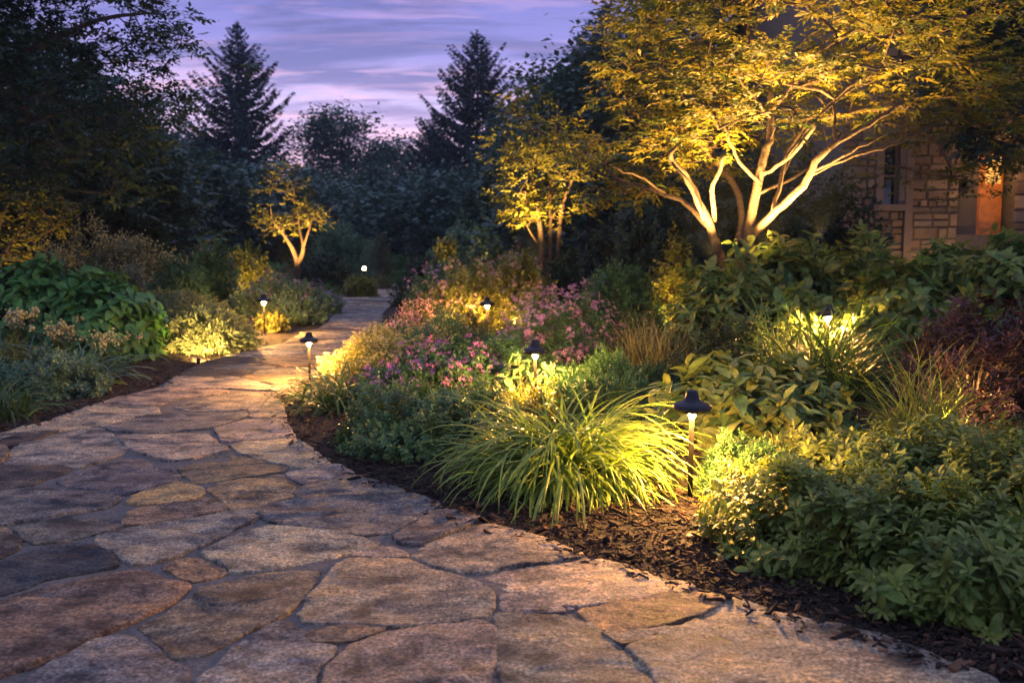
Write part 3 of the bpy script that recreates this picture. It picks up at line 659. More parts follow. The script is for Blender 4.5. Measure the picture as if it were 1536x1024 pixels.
# arching bright grass in front
p = base_at(848, 4.86)
def f(rng, g):
    blades(rng, g, 440, .67, .016, .10, (8, 55), 2.25, 12, True, lvar=.2)
    blades(rng, g, 260, .54, .015, .13, (35, 80), 1.5, 10, True, lvar=.22)
    blades(rng, g, 300, .76, .016, .09, (22, 55), 2.3, 13, True, lvar=.12)
    blades(rng, g, 220, .68, .0155, .09, (40, 70), 1.7, 12, True, lvar=.12, wild=.3)
clump_single('grass_clump', 'big clump of arching yellow-green grass left of the nearest lamp', 'grass clump', p, M['grass_bright'], f, luv=True)
clump_single('dry_grass', 'thin dead tan blades at the foot of the arching grass clump', 'grass', (p[0], p[1]-.02, p[2]), M['grass_tan'], lambda r, g: blades(r, g, 90, .42, .010, .17, (55, 95), .9, 8, False, wild=.5), 'fine grasses')
# tiny-leaved box shrub
p = base_at(628, 5.75)
shrub('box_shrub', 'low rounded shrub with tiny dark green leaves left of the arching grass', 'shrub', p, 1.06, .95, .40, M['box'], 1300, 6, 2, .10, .033, DI_W, open_=(75, 45), lump=.25, up=.3, seed=3, nst=40, tiprnd=.35)
p = base_at(710, 6.1)
shrub('box_shrub', 'small mound of tiny green leaves half behind the arching grass', 'shrub', p, .55, .5, .36, M['box'], 450, 6, 2, .10, .032, DI_W, open_=(75, 45), lump=.2, seed=4, nst=20, tiprnd=.35)
# strap grass under the flower mound
p = base_at(512, 7.15)
clump_single('strap_grass', 'drooping strap-leaved grass tuft at the foot of the flower mound', 'grass clump', p, M['grass_mid'], lambda r, g: blades(r, g, 300, .50, .014, .14, (15, 70), 1.9, 10, True), luv=True)
p = base_at(492, 7.6)
clump_single('strap_grass', 'smaller strap-leaved tuft just right of the lamp at the bend', 'grass clump', p, M['grass_mid'], lambda r, g: blades(r, g, 170, .38, .012, .09, (15, 70), 1.8, 9, True), luv=True)
# flower mounds
p = base_at(574, 8.3)
shrub('flower_mound', 'mound of tiny cream-yellow blossom glowing beside the lamp at the bend', 'flowering plant', p, 1.1, 1.2, .47, M['yellow_shrub'], 1300, 5, 2, .10, .034, DI_S, lump=.15, fl=(520, 7, .022, .017, M['cream_yellow'], FLOWER, .25, .01), seed=1, nst=20)
p = base_at(655, 8.7)
shrub('flower_mound', 'green mound dusted with yellow and blush blossom behind the purple asters', 'flowering plant', p, 1.1, 1.1, .60, M['green_shrub'], 1100, 5, 2, .11, .036, DI_S, lump=.2, fl=(300, 6, .025, .012, M['cream_yellow'], FLOWER, .3, .01), seed=2, nst=20)
p = base_at(612, 9.5)
shrub('flower_mound', 'loose spires of tiny pink and white blossom on the far side of the glowing mound', 'flowering plant', p, .6, .6, .44, M['yellow_shrub'], 420, 5, 2, .12, .022, DI_S, lump=.2, fl=(90, 6, .016, .02, M['pink'], BALL, .3, .07), seed=9, nst=20)
p = base_at(612, 7.3)
shrub('aster_plant', 'violet and magenta aster in front of the glowing cream mound', 'flowering plant', p, .85, .75, .35, M['fern'], 620, 5, 2, .12, .05, DI_S, lump=.2, fl=(60, 4, .022, .024, M['violet'], FLOWER, .35, .03), seed=5, nst=30)
p = base_at(672, 7.55)
shrub('aster_plant', 'purple aster with many open blooms behind the tiny-leaved shrub', 'flowering plant', p, .95, .8, .46, M['fern'], 620, 5, 2, .12, .05, DI_S, lump=.2, fl=(75, 4, .024, .026, M['violet'], FLOWER, .3, .03), seed=6, nst=30)
p = base_at(752, 7.9)
shrub('green_mound', 'dark green feathery mound between the asters and the pink bush', 'shrub', p, .8, .7, .44, M['fern'], 650, 6, 2, .13, .048, DI_S, lump=.2, seed=7)
# plants round the sunken lamp
p = base_at(770, 6.45)
shrub('lime_sprig', 'small yellow-green sprigs lit by the sunken lamp', 'plant', p, .42, .35, .24, M['yellow_shrub'], 150, 5, 2, .10, .034, DI_S, lump=.3, fill=.6, nst=30, seed=8)
p = base_at(812, 6.55)
shrub('lime_sprig', 'pale leafy sprig right under the cap of the sunken lamp', 'plant', p, .34, .3, .30, M['yellow_shrub'], 130, 5, 2, .10, .036, DI_S, lump=.3, fill=.6, nst=30, seed=18)
p = base_at(745, 6.6)
clump_single('wispy_grass', 'thin tan grass wisps left of the sunken lamp', 'grass', p, M['grass_tan'], lambda r, g: blades(r, g, 60, .42, .006, .07, (5, 60), 1.0, 8, False), 'fine grasses')
p = base_at(783, 7.25)
shrub('broad_leaf_plant', 'few broad golden leaves below the pink flowering bush', 'plant', p, .35, .3, .36, M['hosta'], 26, 3, 2, .08, .10, LF_OVAL, luv=True, fill=.6, nst=26, seed=3)
# low juniper-like green
p = base_at(915, 6.85)
shrub('creeping_juniper', 'low spreading dark green juniper right of the sunken lamp', 'shrub', p, 1.15, 1.0, .42, M['fern'], 1300, 7, 3, .13, .042, DI_N, open_=(55, 35), lump=.28, up=.25, seed=11, tiprnd=.2)
# pink flowering bush
p = base_at(822, 8.8)
shrub('pink_flower_bush', 'bushy plant covered with mauve-pink blossom behind the sunken lamp', 'flowering plant', p, .98, .9, hgt(822, 450, 8.8), M['green_shrub'], 800, 6, 2, .13, .034, DI_S, lump=.25, fl=(170, 6, .026, .024, M['pink'], FLOWER, .3, .03), seed=12, nst=50)
p = base_at(870, 9.4)
shrub('pink_flower_bush', 'taller airy pink flowering plant at the right of the mauve-pink bush', 'flowering plant', p, .7, .6, hgt(870, 452, 9.4), M['green_shrub'], 420, 6, 2, .13, .034, DI_S, lump=.3, fl=(70, 6, .03, .022, M['pink'], FLOWER, .4, .06), seed=13, nst=40)
# tan grass
p = base_at(978, 8.2)
clump_single('tan_grass', 'upright tuft of fine tan seeding grass in front of the round shrub', 'grass clump', p, M['grass_tan'], lambda r, g: (blades(r, g, 420, .56, .009, .14, (2, 42), .7, 8, False), place(g, SI_M, (lambda q: q[r.integers(0, len(q), 700), r.integers(5, 9, 700)])(blades(r, g, 160, .62, .007, .13, (2, 38), .5, 8, False)), r.normal(0, 1, (700, 3))+[0, 0, 1], r.normal(0, 1, (700, 3)), .03, r)))
# dark small shrub, blue leafed
p = base_at(1098, 7.85)
shrub('dark_shrub', 'small blue-green shrub between the tan grass and the fountain grass', 'shrub', p, .85, .7, hgt(1098, 488, 7.85), M['dark_shrub'], 620, 6, 2, .13, .04, DI_W, lump=.3, seed=14, nst=40)
p = base_at(1030, 7.3)
shrub('dark_shrub', 'low dark leafy plant in front of the tan grass', 'shrub', p, .6, .5, .34, M['dark_shrub'], 380, 6, 2, .12, .034, DI_W, lump=.3, seed=15, nst=30)
# broad-leaved plant behind the nearest lamp
p = base_at(1128, 5.95)
shrub('broad_leaf_shrub', 'large-leaved spreading shrub directly behind the nearest lamp', 'shrub', p, 1.30, 1.05, hgt(1128, 545, 5.95), M['hosta'], 250, 3, 2, .15, .155, LF_OVAL, luv=True, open_=(78, 40), up=.55, lump=.22, fill=.4, nst=90, seed=16, droop=.12, tiprnd=.55, lo=.0, srad=.005, szvar=.2)
# fountain grass
p = base_at(1238, 7.15)
clump_single('fountain_grass', 'tall fountain grass with arching blades in front of the hydrangeas', 'grass clump', p, M['grass_mid'], lambda r, g: (blades(r, g, 420, .72, .013, .13, (3, 48), 1.35, 10, True), blades(r, g, 240, .55, .012, .16, (30, 75), 1.2, 9, True)), luv=True)
p = base_at(1165, 7.5)
clump_single('fountain_grass', 'thin upright blades left of the fountain grass', 'grass', p, M['grass_mid'], lambda r, g: blades(r, g, 40, .75, .012, .10, (3, 30), .8, 9, True), luv=True)
# purple shrub
p = base_at(1462, 6.5)
shrub('purple_shrub', 'dark purple-leaved shrub at the right edge', 'shrub', p, 1.25, 1.0, hgt(1462, 452, 6.5), M['purple'], 480, 7, 2, .20, .080, LF_LANCE, luv=True, open_=(60, 40), up=.75, lump=.22, fill=.5, nst=170, seed=17, stemmat='twig_red', srad=.006)
# fine yellow grass
p = base_at(1395, 5.65)
clump_single('fine_grass', 'tuft of thread-fine yellow grass before the purple shrub', 'grass', p, M['grass_fine'], lambda r, g: (blades(r, g, 200, .60, .0065, .09, (2, 50), .8, 10, False, wild=.4), blades(r, g, 160, .34, .006, .14, (20, 80), .8, 8, False, wild=.5)), 'fine grasses')
p = base_at(1330, 5.3)
shrub('low_cover_plant', 'low feathery green plant left of the glowing fine grass', 'plant', p, .55, .5, .20, M['green_shrub'], 420, 6, 2, .11, .032, DI_N, lump=.3, seed=19)
p = base_at(1430, 5.25)
shrub('low_cover_plant', 'low feathery plant glowing yellow under the fine grass', 'plant', p, .6, .55, .15, M['yellow_shrub'], 420, 6, 2, .09, .028, DI_N, lump=.3, seed=20)
p = base_at(1520, 5.3)
shrub('low_cover_plant', 'low dark leafy plant at the foot of the purple shrub', 'plant', p, .6, .55, .24, M['green_shrub'], 360, 6, 2, .11, .034, DI_N, lump=.3, seed=21)
# lime fine-leaved plant
p = base_at(1128, 4.62)
shrub('lime_shrub', 'brightly lit fine-leaved plant right of the nearest lamp', 'shrub', p, .52, .5, .285, M['green_shrub'], 800, 8, 3, .09, .032, DI_N, open_=(65, 40), lump=.28, up=.4, seed=22, nst=30, tiprnd=.3)
p = base_at(1150, 4.2)
shrub('lime_shrub', 'yellow-green leafy plant at the left end of the dark leafy mass', 'shrub', p, .50, .5, .25, M['pachy_lime'], 420, 6, 3, .09, .036, LF_SPOON, luv=True, open_=(78, 42), lump=.28, up=.4, seed=23, nst=30, tiprnd=.3)
p = base_at(1205, 4.85)
shrub('lime_shrub', 'spiky lime sprigs behind the bright fine-leaved plant', 'shrub', p, .45, .4, .28, M['pachy_lime'], 180, 7, 3, .15, .04, LF_LANCE, luv=True, open_=(60, 35), lump=.35, up=.9, seed=24, nst=40, tiprnd=.3)
# dark leafy mass lower right
for px, Y, Wd, Dp, H, lab, sd in ((1245, 3.78, .84, .92, .34, 'dark green whorled-leaf shrub in the left part of the corner mass', 25),
                                  (1432, 3.30, .84, .88, .38, 'dark green whorled-leaf shrub nearest to the path corner', 26),
                                  (1390, 4.45, .95, .9, .36, 'dark green whorled-leaf shrub at the back of the corner mass', 27),
                                  (1570, 3.85, .95, .95, .44, 'dark green whorled-leaf shrub cut by the right edge', 28),
                                  (1250, 4.65, .6, .55, .30, 'small whorled-leaf shrub behind the lime plants', 29)):
    p = base_at(px, Y)
    shrub('leafy_shrub', lab, 'shrub', p, Wd, Dp, H, M['pachy'], int(720*Wd*Dp), 4, 4, .09, .062, LF_SPOON, 'whorled-leaf shrubs in the right corner', luv=True, open_=(88, 38), lump=.30, up=.5, droop=.08, seed=sd, nst=60, tiprnd=.55, fill=.35, szvar=.24)

# shrubs behind
p = base_at(930, 10.5)
shrub('round_shrub', 'round dense green shrub behind the tan grass', 'shrub', p, 1.2, 1.1, hgt(930, 398, 10.5), M['green_shrub'], 1100, 6, 2, .14, .045, DI_W, lump=.14, seed=30)
p = base_at(1010, 11.2)
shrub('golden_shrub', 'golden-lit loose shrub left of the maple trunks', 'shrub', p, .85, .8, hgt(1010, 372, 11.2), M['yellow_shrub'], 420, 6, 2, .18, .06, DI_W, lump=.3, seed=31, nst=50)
HL = ((1085, 8.7, 1.15, 1.0, 392, 'hydrangea left of the lamp with broad dark leaves'), (1165, 9.1, 1.25, 1.1, 352, 'tall hydrangea in front of the maple trunks'),
      (1270, 9.3, 1.3, 1.1, 356, 'hydrangea with upright leaf tips right of the maple trunks'), (1345, 8.1, .95, .9, 382, 'hydrangea with golden-lit leaves behind the glowing lamp'),
      (1425, 9.0, 1.3, 1.1, 362, 'broad hydrangea below the stone wall window'), (1530, 8.4, 1.3, 1.1, 344, 'tall hydrangea at the right edge below the door'),
      (1190, 8.15, .75, .6, 430, 'low hydrangea just left of the glowing lamp'), (1300, 7.6, .6, .5, 462, 'pale large-leaved plant right of the glowing lamp'), (1440, 7.7, .9, .7, 440, 'low hydrangea behind the purple shrub'))
for i, (px, Y, Wd, Dp, py, lab) in enumerate(HL):
    p = base_at(px, Y)
    shrub('hydrangea', lab, 'shrub', p, Wd, Dp, max(hgt(px, py+14, Y), .3), M['hydra'], int(260*Wd), 3, 2, .16, .15, LF_BIG if i % 2 else LF_OVAL, 'hydrangeas behind the bed', luv=True, open_=(80, 45), up=.5, lump=.24, fill=.3, nst=50, seed=40+i, tiprnd=.4, lo=.02, droop=.15, szvar=.22)
p = base_at(1140, 13.5)
shrub('evergreen_shrub', 'dark evergreen screen behind the maple trunks', 'shrub', p, 3.2, 1.6, 2.2, M['dark_shrub'], 2200, 6, 2, .25, .08, DI_W, lump=.3, seed=50, lo=0, nst=60, srad=.015)
p = base_at(965, 15.5)
shrub('evergreen_shrub', 'dark evergreen bush between the two lit trees', 'shrub', p, 2.4, 1.6, 1.9, M['dark_shrub'], 1500, 6, 2, .25, .08, DI_W, lump=.3, seed=51, lo=0, nst=60, srad=.015)
p = base_at(842, 14.8)
shrub('green_bush', 'small dark bush at the foot of the three-stemmed tree', 'shrub', p, .9, .8, hgt(842, 378, 14.8), M['dark_shrub'], 600, 6, 2, .18, .055, DI_W, lump=.3, seed=52)
p = base_at(772, 13.6)
shrub('blush_flower_bush', 'golden-lit bush topped with blush flowers below the three-stemmed tree', 'flowering plant', p, 1.2, 1.0, hgt(772, 380, 13.6), M['yellow_shrub'], 900, 6, 2, .16, .065, DI_W, lump=.2, fl=(80, 6, .035, .028, M['peach'], FLOWER, .55, .03), seed=53)
p = base_at(702, 12.6)
shrub('blush_flower_bush', 'salmon and violet flowering bush left of the lamp among flowers', 'flowering plant', p, 1.2, 1.0, hgt(702, 402, 12.6), M['yellow_shrub'], 800, 6, 2, .16, .06, DI_S, lump=.3, fl=(55, 6, .035, .03, M['peach'], FLOWER, .4, .04), seed=54)
p = base_at(655, 13.6)
shrub('blush_flower_bush', 'dark-leaved bush with scattered pink spikes leaning over the path', 'flowering plant', p, .95, .9, hgt(655, 412, 13.6), M['green_shrub'], 650, 6, 2, .16, .06, DI_S, lump=.3, fl=(45, 6, .04, .03, M['pink'], FLOWER, .4, .08), seed=55)
p = base_at(742, 10.2)
shrub('lime_bush', 'yellow-green bush in front of the lamp among flowers', 'shrub', p, .8, .7, .42, M['yellow_shrub'], 420, 6, 2, .16, .045, DI_N, lump=.3, seed=56)
p = base_at(700, 10.2)
shrub('blush_flower_bush', 'low pale pink blossom above the far edge of the yellow mound', 'flowering plant', p, .8, .7, .48, M['yellow_shrub'], 420, 6, 2, .14, .05, DI_S, lump=.3, fl=(25, 6, .03, .024, M['peach'], FLOWER, .4, .03), seed=57)
p = base_at(628, 11.9)
shrub('rust_seed_plant', 'rust-brown seed heads at the edge of the far path bend', 'plant', p, .55, .5, .50, M['grass_tan'], 200, 6, 2, .16, .035, DI_S, lump=.3, fl=(60, 8, .03, .02, M['peach'], BALL, .4, .04), seed=58)
p = base_at(640, 19.0)
shrub('green_bush', 'round dark green bush on the right bank where the path narrows', 'shrub', p, 1.3, 1.2, hgt(640, 385, 19), M['dark_shrub'], 700, 6, 2, .2, .08, DI_W, lump=.25, seed=59)
p = base_at(690, 17.5)
shrub('green_bush', 'dark bush with violet tips behind the salmon flowers', 'shrub', p, 1.2, 1.2, hgt(690, 388, 17.5), M['green_shrub'], 700, 6, 2, .2, .07, DI_W, lump=.25, seed=60)
p = base_at(705, 24)
shrub('dome_shrub', 'wide layered dome shrub glowing underneath beyond the flower bed', 'shrub', p, 2.3, 2.0, hgt(705, 338, 24), M['blue_shrub'], 1300, 6, 2, .3, .10, DI_W, lump=.2, seed=61, lo=.1, power=1.0)
p = base_at(672, 22.5)
shrub('golden_shrub', 'golden-lit bush at the left foot of the layered dome shrub', 'shrub', p, .9, .8, hgt(672, 358, 22.5), M['yellow_shrub'], 400, 6, 2, .2, .08, DI_W, lump=.3, seed=62)

# ------------------------------------------------------------------ left bed
p = base_at(60, 10.2)
shrub('heart_leaf_shrub', 'tall mass of heart-shaped leaves at the left edge of the picture', 'shrub', p, 1.9, 1.6, hgt(60, 388, 10.4), M['heart'], 520, 3, 2, .18, .135, LF_HEART, 'heart-leaved shrubs on the left bank', luv=True, open_=(85, 55), up=.25, droop=.35, lump=.2, fill=.25, seed=70, lo=0)
p = base_at(158, 9.95)
shrub('heart_leaf_shrub', 'heart-leaved shrub sloping down to the mulch left of the lit juniper', 'shrub', p, 1.25, 1.3, hgt(165, 425, 9.9), M['heart'], 380, 3, 2, .18, .13, LF_HEART, 'heart-leaved shrubs on the left bank', luv=True, open_=(85, 55), up=.2, droop=.35, lump=.2, fill=.25, seed=71, lo=0)
for px, Y, Wd, Dp, py, lab, sd in ((302, 10.75, 1.25, 1.1, 458, 'pale weeping juniper lit from inside beside the path', 72), (258, 11.6, 1.7, 1.2, 438, 'second weeping juniper behind and above the lit one', 73)):
    p = base_at(px, Y)
    shrub('weeping_juniper', lab, 'shrub', p, Wd, Dp, hgt(px, py, Y), M['juniper'], 720, 8, 2, .26, .085, DI_N, 'weeping junipers on the left bank', open_=(60, 30), up=-.25, droop=.3, lump=.16, seed=sd, lo=0, nst=60, fill=.3)
p = base_at(422, 14.6)
shrub('blue_green_shrub', 'rounded blue-green shrub with violet specks beyond the left lamp', 'shrub', p, 1.55, 1.3, hgt(422, 418, 14.6), M['blue_shrub'], 1100, 6, 2, .17, .055, DI_W, lump=.18, seed=74, fl=(30, 5, .03, .025, M['violet'], FLOWER, .5, .02))
p = base_at(472, 16.5)
shrub('blue_green_shrub', 'loose grey-green shrub with faded pink tips at the path bend', 'shrub', p, 1.0, 1.0, hgt(472, 432, 16.5), M['blue_shrub'], 600, 6, 2, .17, .05, DI_W, lump=.3, seed=75, fl=(60, 5, .04, .028, M['pink'], FLOWER, .4, .03))
p = base_at(408, 13.1)
shrub('lime_bush', 'little golden shrub right beside the lamp on the left bank', 'shrub', p, .5, .4, .26, M['yellow_shrub'], 220, 5, 2, .10, .045, DI_W, lump=.3, seed=76)
p = base_at(160, 14.6)
shrub('pale_flower_shrub', 'wide shrub with faded cream flower sprays behind the heart-leaved mass', 'flowering plant', p, 2.3, 1.5, hgt(160, 358, 14.6), M['pale_shrub'], 1300, 6, 2, .22, .055, DI_W, lump=.25, seed=77, lo=0, fl=(260, 8, .05, .028, M['cream'], BALL, .45, .04))
p = base_at(228, 16.2)
shrub('green_bush', 'leafy green bush right of the cream flower sprays', 'shrub', p, 1.7, 1.4, hgt(228, 366, 16.2), M['green_shrub'], 900, 6, 2, .22, .07, DI_W, lump=.3, seed=78, lo=0)
p = base_at(272, 13.2)
shrub('fern_dome', 'smooth hanging green dome behind the weeping junipers', 'shrub', p, .95, .85, hgt(272, 390, 13.2), M['fern'], 1100, 8, 2, .2, .05, DI_N, lump=.12, seed=79, lo=0, up=-.2, droop=.5)
p = base_at(318, 15.6)
shrub('green_bush', 'dull mixed bush between the green dome and the golden shrub', 'shrub', p, 1.0, .9, hgt(318, 372, 15.6), M['green_shrub'], 600, 6, 2, .2, .06, DI_W, lump=.3, seed=80, lo=0, fl=(30, 5, .04, .028, M['peach'], FLOWER, .4, .03))
p = base_at(372, 18.5)
shrub('golden_shrub', 'golden-lit shrub left of the small spreading tree', 'shrub', p, 1.15, 1.0, hgt(372, 382, 18.5), M['yellow_shrub'], 600, 6, 2, .2, .07, DI_W, lump=.35, seed=81)
p = base_at(412, 19.5)
shrub('green_bush', 'low bush at the foot of the small spreading tree', 'shrub', p, 1.0, .9, hgt(412, 394, 19.5), M['green_shrub'], 500, 6, 2, .2, .07, DI_W, lump=.3, seed=82)
# lower left corner
p = base_at(-12, 6.75)
clump_single('strap_grass', 'grass tuft cut by the left edge beside the path', 'grass clump', p, M['grass_mid'], lambda r, g: blades(r, g, 260, .44, .012, .10, (15, 70), 1.7, 9, True), luv=True)
p = base_at(62, 7.75)
shrub('silver_shrub', 'low silvery spreading shrub beside the path at the left', 'shrub', p, 1.05, .8, .34, M['blue_shrub'], 600, 7, 2, .15, .055, DI_S, lump=.25, seed=83, up=.2)
p = base_at(18, 8.3)
shrub('lime_bush', 'yellow-tinged sprigs above the silvery shrub at the left edge', 'shrub', p, .6, .5, .38, M['yellow_shrub'], 260, 6, 2, .14, .038, DI_N, lump=.35, seed=84, up=.7)
p = base_at(112, 8.35)
clump_single('blue_grass', 'blue-green arching grass leaning toward the path at left', 'grass clump', p, M['grass_blue'], lambda r, g: blades(r, g, 240, .54, .016, .10, (15, 65), 1.6, 10, True), luv=True)
p = base_at(22, 9.0)
clump_single('blue_grass', 'blue-green grass tuft behind the silvery shrub', 'grass clump', p, M['grass_blue'], lambda r, g: blades(r, g, 170, .46, .015, .10, (10, 60), 1.4, 10, True), luv=True)
def cream_heads(px, py, Y, lab, sd, n=26, wdt=.22):
    rng = np.random.default_rng(sd); p = base_at(px, Y); ht = hgt(px, py, Y); e = empty('cream_flower', p, lab, 'flower', 'cream flower heads in the left bed')
    P = np.stack([rng.normal(0, wdt*.4, n), rng.normal(0, wdt*.4, n), ht+rng.normal(0, .05, n)-.02], 1); g = Geo(); flowers(rng, P, np.tile([0, 0, 1.], (n, 1)), 11, .022, .030, g, BALL); g.build('blossom', M['cream'], e)
    s = Geo()
    for q in P: tube_np(s, [[q[0]*.2, q[1]*.2, 0], [q[0]*.5, q[1]*.5, ht*.6], q], .003, 3, .5)
    s.build('stem', M['twig'], e); l = Geo(); m = 90; z_ = rng.uniform(0, ht*.75, m); a = rng.uniform(0, 6.28, m)
    place(l, LF_OVAL, np.stack([rng.normal(0, .05, m), rng.normal(0, .05, m), z_], 1), np.stack([np.cos(a), np.sin(a), np.full(m, .3)], 1), np.tile([0, 0, 1.], (m, 1)), .09, rng); l.build('foliage', M['heart'], e, luv=True)
cream_heads(28, 472, 9.0, 'cream flower head highest at the left edge', 1)
cream_heads(92, 494, 8.85, 'cream flower head in front of the middle of the heart-leaved mass', 2)
cream_heads(160, 508, 8.75, 'cream flower head nearest to the mulch at the right of the three', 3, 16)
# far left bank
p = base_at(492, 24)
shrub('clipped_hedge', 'dark clipped bush behind the small spreading tree', 'shrub', p, 1.7, 1.3, hgt(492, 380, 24), M['dark_shrub'], 900, 6, 2, .2, .08, DI_W, lump=.08, seed=90)
p = base_at(493, 20.5)
shrub('ball_bush', 'small green ball-shaped bush by the far path', 'shrub', p, .62, .6, .38, M['green_shrub'], 500, 6, 1, .1, .05, DI_N, lump=.05, seed=91)
p = base_at(541, 22.0)
shrub('golden_shrub', 'low yellow bush right under the far globe lamp', 'shrub', p, 1.0, .8, .5, M['yellow_shrub'], 400, 6, 2, .2, .07, DI_W, lump=.25, seed=92)
p = base_at(572, 25.5)
shrub('golden_shrub', 'amber grassy bush right of the far globe lamp', 'shrub', p, .7, .7, .42, M['grass_tan'], 300, 6, 2, .2, .07, DI_N, lump=.25, seed=93)
p = base_at(512, 31)
shrub('willow_dome', 'tall grey-green dome of fine twigs in the distance', 'shrub', p, 2.6, 2.2, hgt(512, 335, 31), M['blue_shrub'], 900, 7, 2, .5, .13, DI_N, lump=.2, seed=94, lo=0, up=.8)
p = base_at(568, 33)
shrub('willow_dome', 'smaller pale bush right of the grey-green dome', 'shrub', p, 1.3, 1.2, hgt(568, 355, 33), M['pale_shrub'], 500, 6, 2, .4, .12, DI_N, lump=.2, seed=95, lo=0, up=.8)
for i, (px, Y, Wd, H, lab) in enumerate(((600, 36, 3.0, .75, 'low green hedge just past the end of the path'), (645, 45, 5.0, .9, 'long low hedge farther back beyond the path end'), (560, 42, 4.0, .9, 'low hedge left behind the pale bush'), (610, 29, 1.4, .42, 'green tussock at the right end of the far path'))):
    p = base_at(px, Y)
    shrub('low_hedge', lab, 'hedge', p, Wd, 1.3, H, M['green_shrub'], 900, 5, 2, .2, .12, DI_N, lump=.12, seed=96+i, lo=0, nst=10)

# ------------------------------------------------------------------ trees
def grow(seed_pts, seed_par, targets, step, up_bias=.0, rng=None, tip=.006, expo=2.3, seed_rad=None):
    """joins every target to the nearest node of a growing skeleton; returns points, parents, radii, tip node ids"""
    P = [np.array(p, float) for p in seed_pts]; par = list(seed_par)
    A = np.zeros((len(P)+len(targets)*14, 3)); A[:len(P)] = P; n = len(P); root = A[0].copy()
    order = np.argsort(np.linalg.norm(targets-A[:n].mean(0), axis=1)); tips = []
    for i in order:
        tg = targets[i]; d = np.linalg.norm(A[:n]-tg, axis=1); dr = np.linalg.norm(A[:n]-root, axis=1)
        pen = np.maximum(0, A[:n, 2]-tg[2])*.8
        j = int(np.argmin(d+.25*dr*0+pen)); a = A[j]; L = np.linalg.norm(tg-a); k = max(1, min(10, int(L/step)))
        last = j; dirp = norm(a-A[par[j]]) if par[j] >= 0 else np.array([0, 0, 1.])
        for q in range(1, k+1):
            f = q/k; c = a+dirp*L*.3; pt = (1-f)**2*a+2*f*(1-f)*c+f*f*tg
            if rng is not None and q < k: pt = pt+rng.normal(0, L*.025, 3)
            A[n] = pt; par.append(last); last = n; n += 1
            if n >= len(A)-2: break
        tips.append(last)
        if n >= len(A)-12: break
    A = A[:n]; rad = np.zeros(n); ch = np.zeros(n)
    for i in range(n-1, -1, -1):
        if ch[i] == 0: ch[i] = tip**expo
        if par[i] >= 0: ch[par[i]] += ch[i]
    rad = ch**(1/expo)
    if seed_rad is not None:
        for i, r in enumerate(seed_rad): rad[i] = max(rad[i], r) if r else rad[i]
        for i in range(len(seed_rad)): rad[i] = min(rad[i], max(seed_rad[i]*1.25, tip))
    return A, np.array(par), rad, tips
def skeleton_mesh(A, par, rad, geo, sides=6, minr=.0):
    kids = [[] for _ in A]
    for i, p in enumerate(par):
        if p >= 0: kids[p].append(i)
    starts = [i for i, p in enumerate(par) if p < 0]; stack = [(s, None) for s in starts]
    while stack:
        s, fr = stack.pop(); chain = ([fr] if fr is not None else [])+[s]; c = s
        while kids[c]:
            k = sorted(kids[c], key=lambda q: -rad[q])
            for o in k[1:]: stack.append((o, c))
            c = k[0]; chain.append(c)
        rr = rad[chain].copy()
        if fr is not None: rr[0] = min(rr[0], rr[1]*1.25)
        if rr.max() < minr: continue
        tube_np(geo, A[chain], rr, sides if rr.max() > .02 else (4 if rr.max() > .009 else 3), .5)
def leaf_sprays(rng, tips, A, par, per, size, T, geo, spread=.16, flat=.6, droop=.15, rndv=None):
    tp = A[tips]; dr = norm(tp-A[np.maximum(par[tips], 0)]); n = len(tp)
    for q in range(per):
        off = rng.normal(0, 1, (n, 3))*np.array([spread, spread, spread*(1-flat)]); P = tp+off
        a = rng.uniform(0, 6.283, n); y = np.stack([np.cos(a), np.sin(a), rng.normal(-droop, .25, n)], 1)+dr*.6
        nn = np.stack([rng.normal(0, .35, n), rng.normal(0, .35, n), np.ones(n)], 1)
        place(geo, T, P, y, nn, size*np.exp(rng.normal(0, .25, n)), rng)
def fronds(rng, tips, A, par, nf, k, size, T, geo, L=.24, spread=.08, tilt=.18, droop=.15):
    """each twig tip carries nf flat fronds of paired leaves that share a tone"""
    tp = A[tips]; dr = norm(tp-A[np.maximum(par[tips], 0)]+1e-6); n = len(tp); tone = rng.random(n)
    for f in range(nf):
        a = rng.uniform(0, 6.283, n); ax = norm(np.stack([np.cos(a), np.sin(a), rng.normal(-.02, tilt, n)], 1)+dr*.9*np.array([1, 1, .5]))
        up = norm(np.stack([rng.normal(0, tilt, n), rng.normal(0, tilt, n), np.ones(n)], 1)); sd = norm(np.cross(ax, up)); base = tp+rng.normal(0, spread, (n, 3))*np.array([1, 1, .4]); tf = np.clip(tone*.75+rng.random(n)*.25, 0, 1); LL = L*rng.uniform(.7, 1.25, n)
        for i in range(k):
            u = (i+1)/k
            for q in (-1, 1):
                if i == k-1 and q == 1: continue
                y = ax*(.75 if i < k-1 else 1.5)+sd*q*(.85 if i < k-1 else 0)+rng.normal(0, .14, (n, 3)); y[:, 2] -= droop
                place(geo, T, base+ax*(LL*u)[:, None], y, up+rng.normal(0, .22, (n, 3)), size*(1.1-.35*abs(u-.5))*np.exp(rng.normal(0, .2, n)), rng, np.clip(tf+rng.normal(0, .08, n), 0, 1))
def crown_pts(rng, n, fn, box):
    out = []; lo, hi = np.array(box[0]), np.array(box[1])
    while len(out) < n:
        p = lo+(hi-lo)*rng.random(3)
        if fn(p): out.append(p)
    return np.array(out)

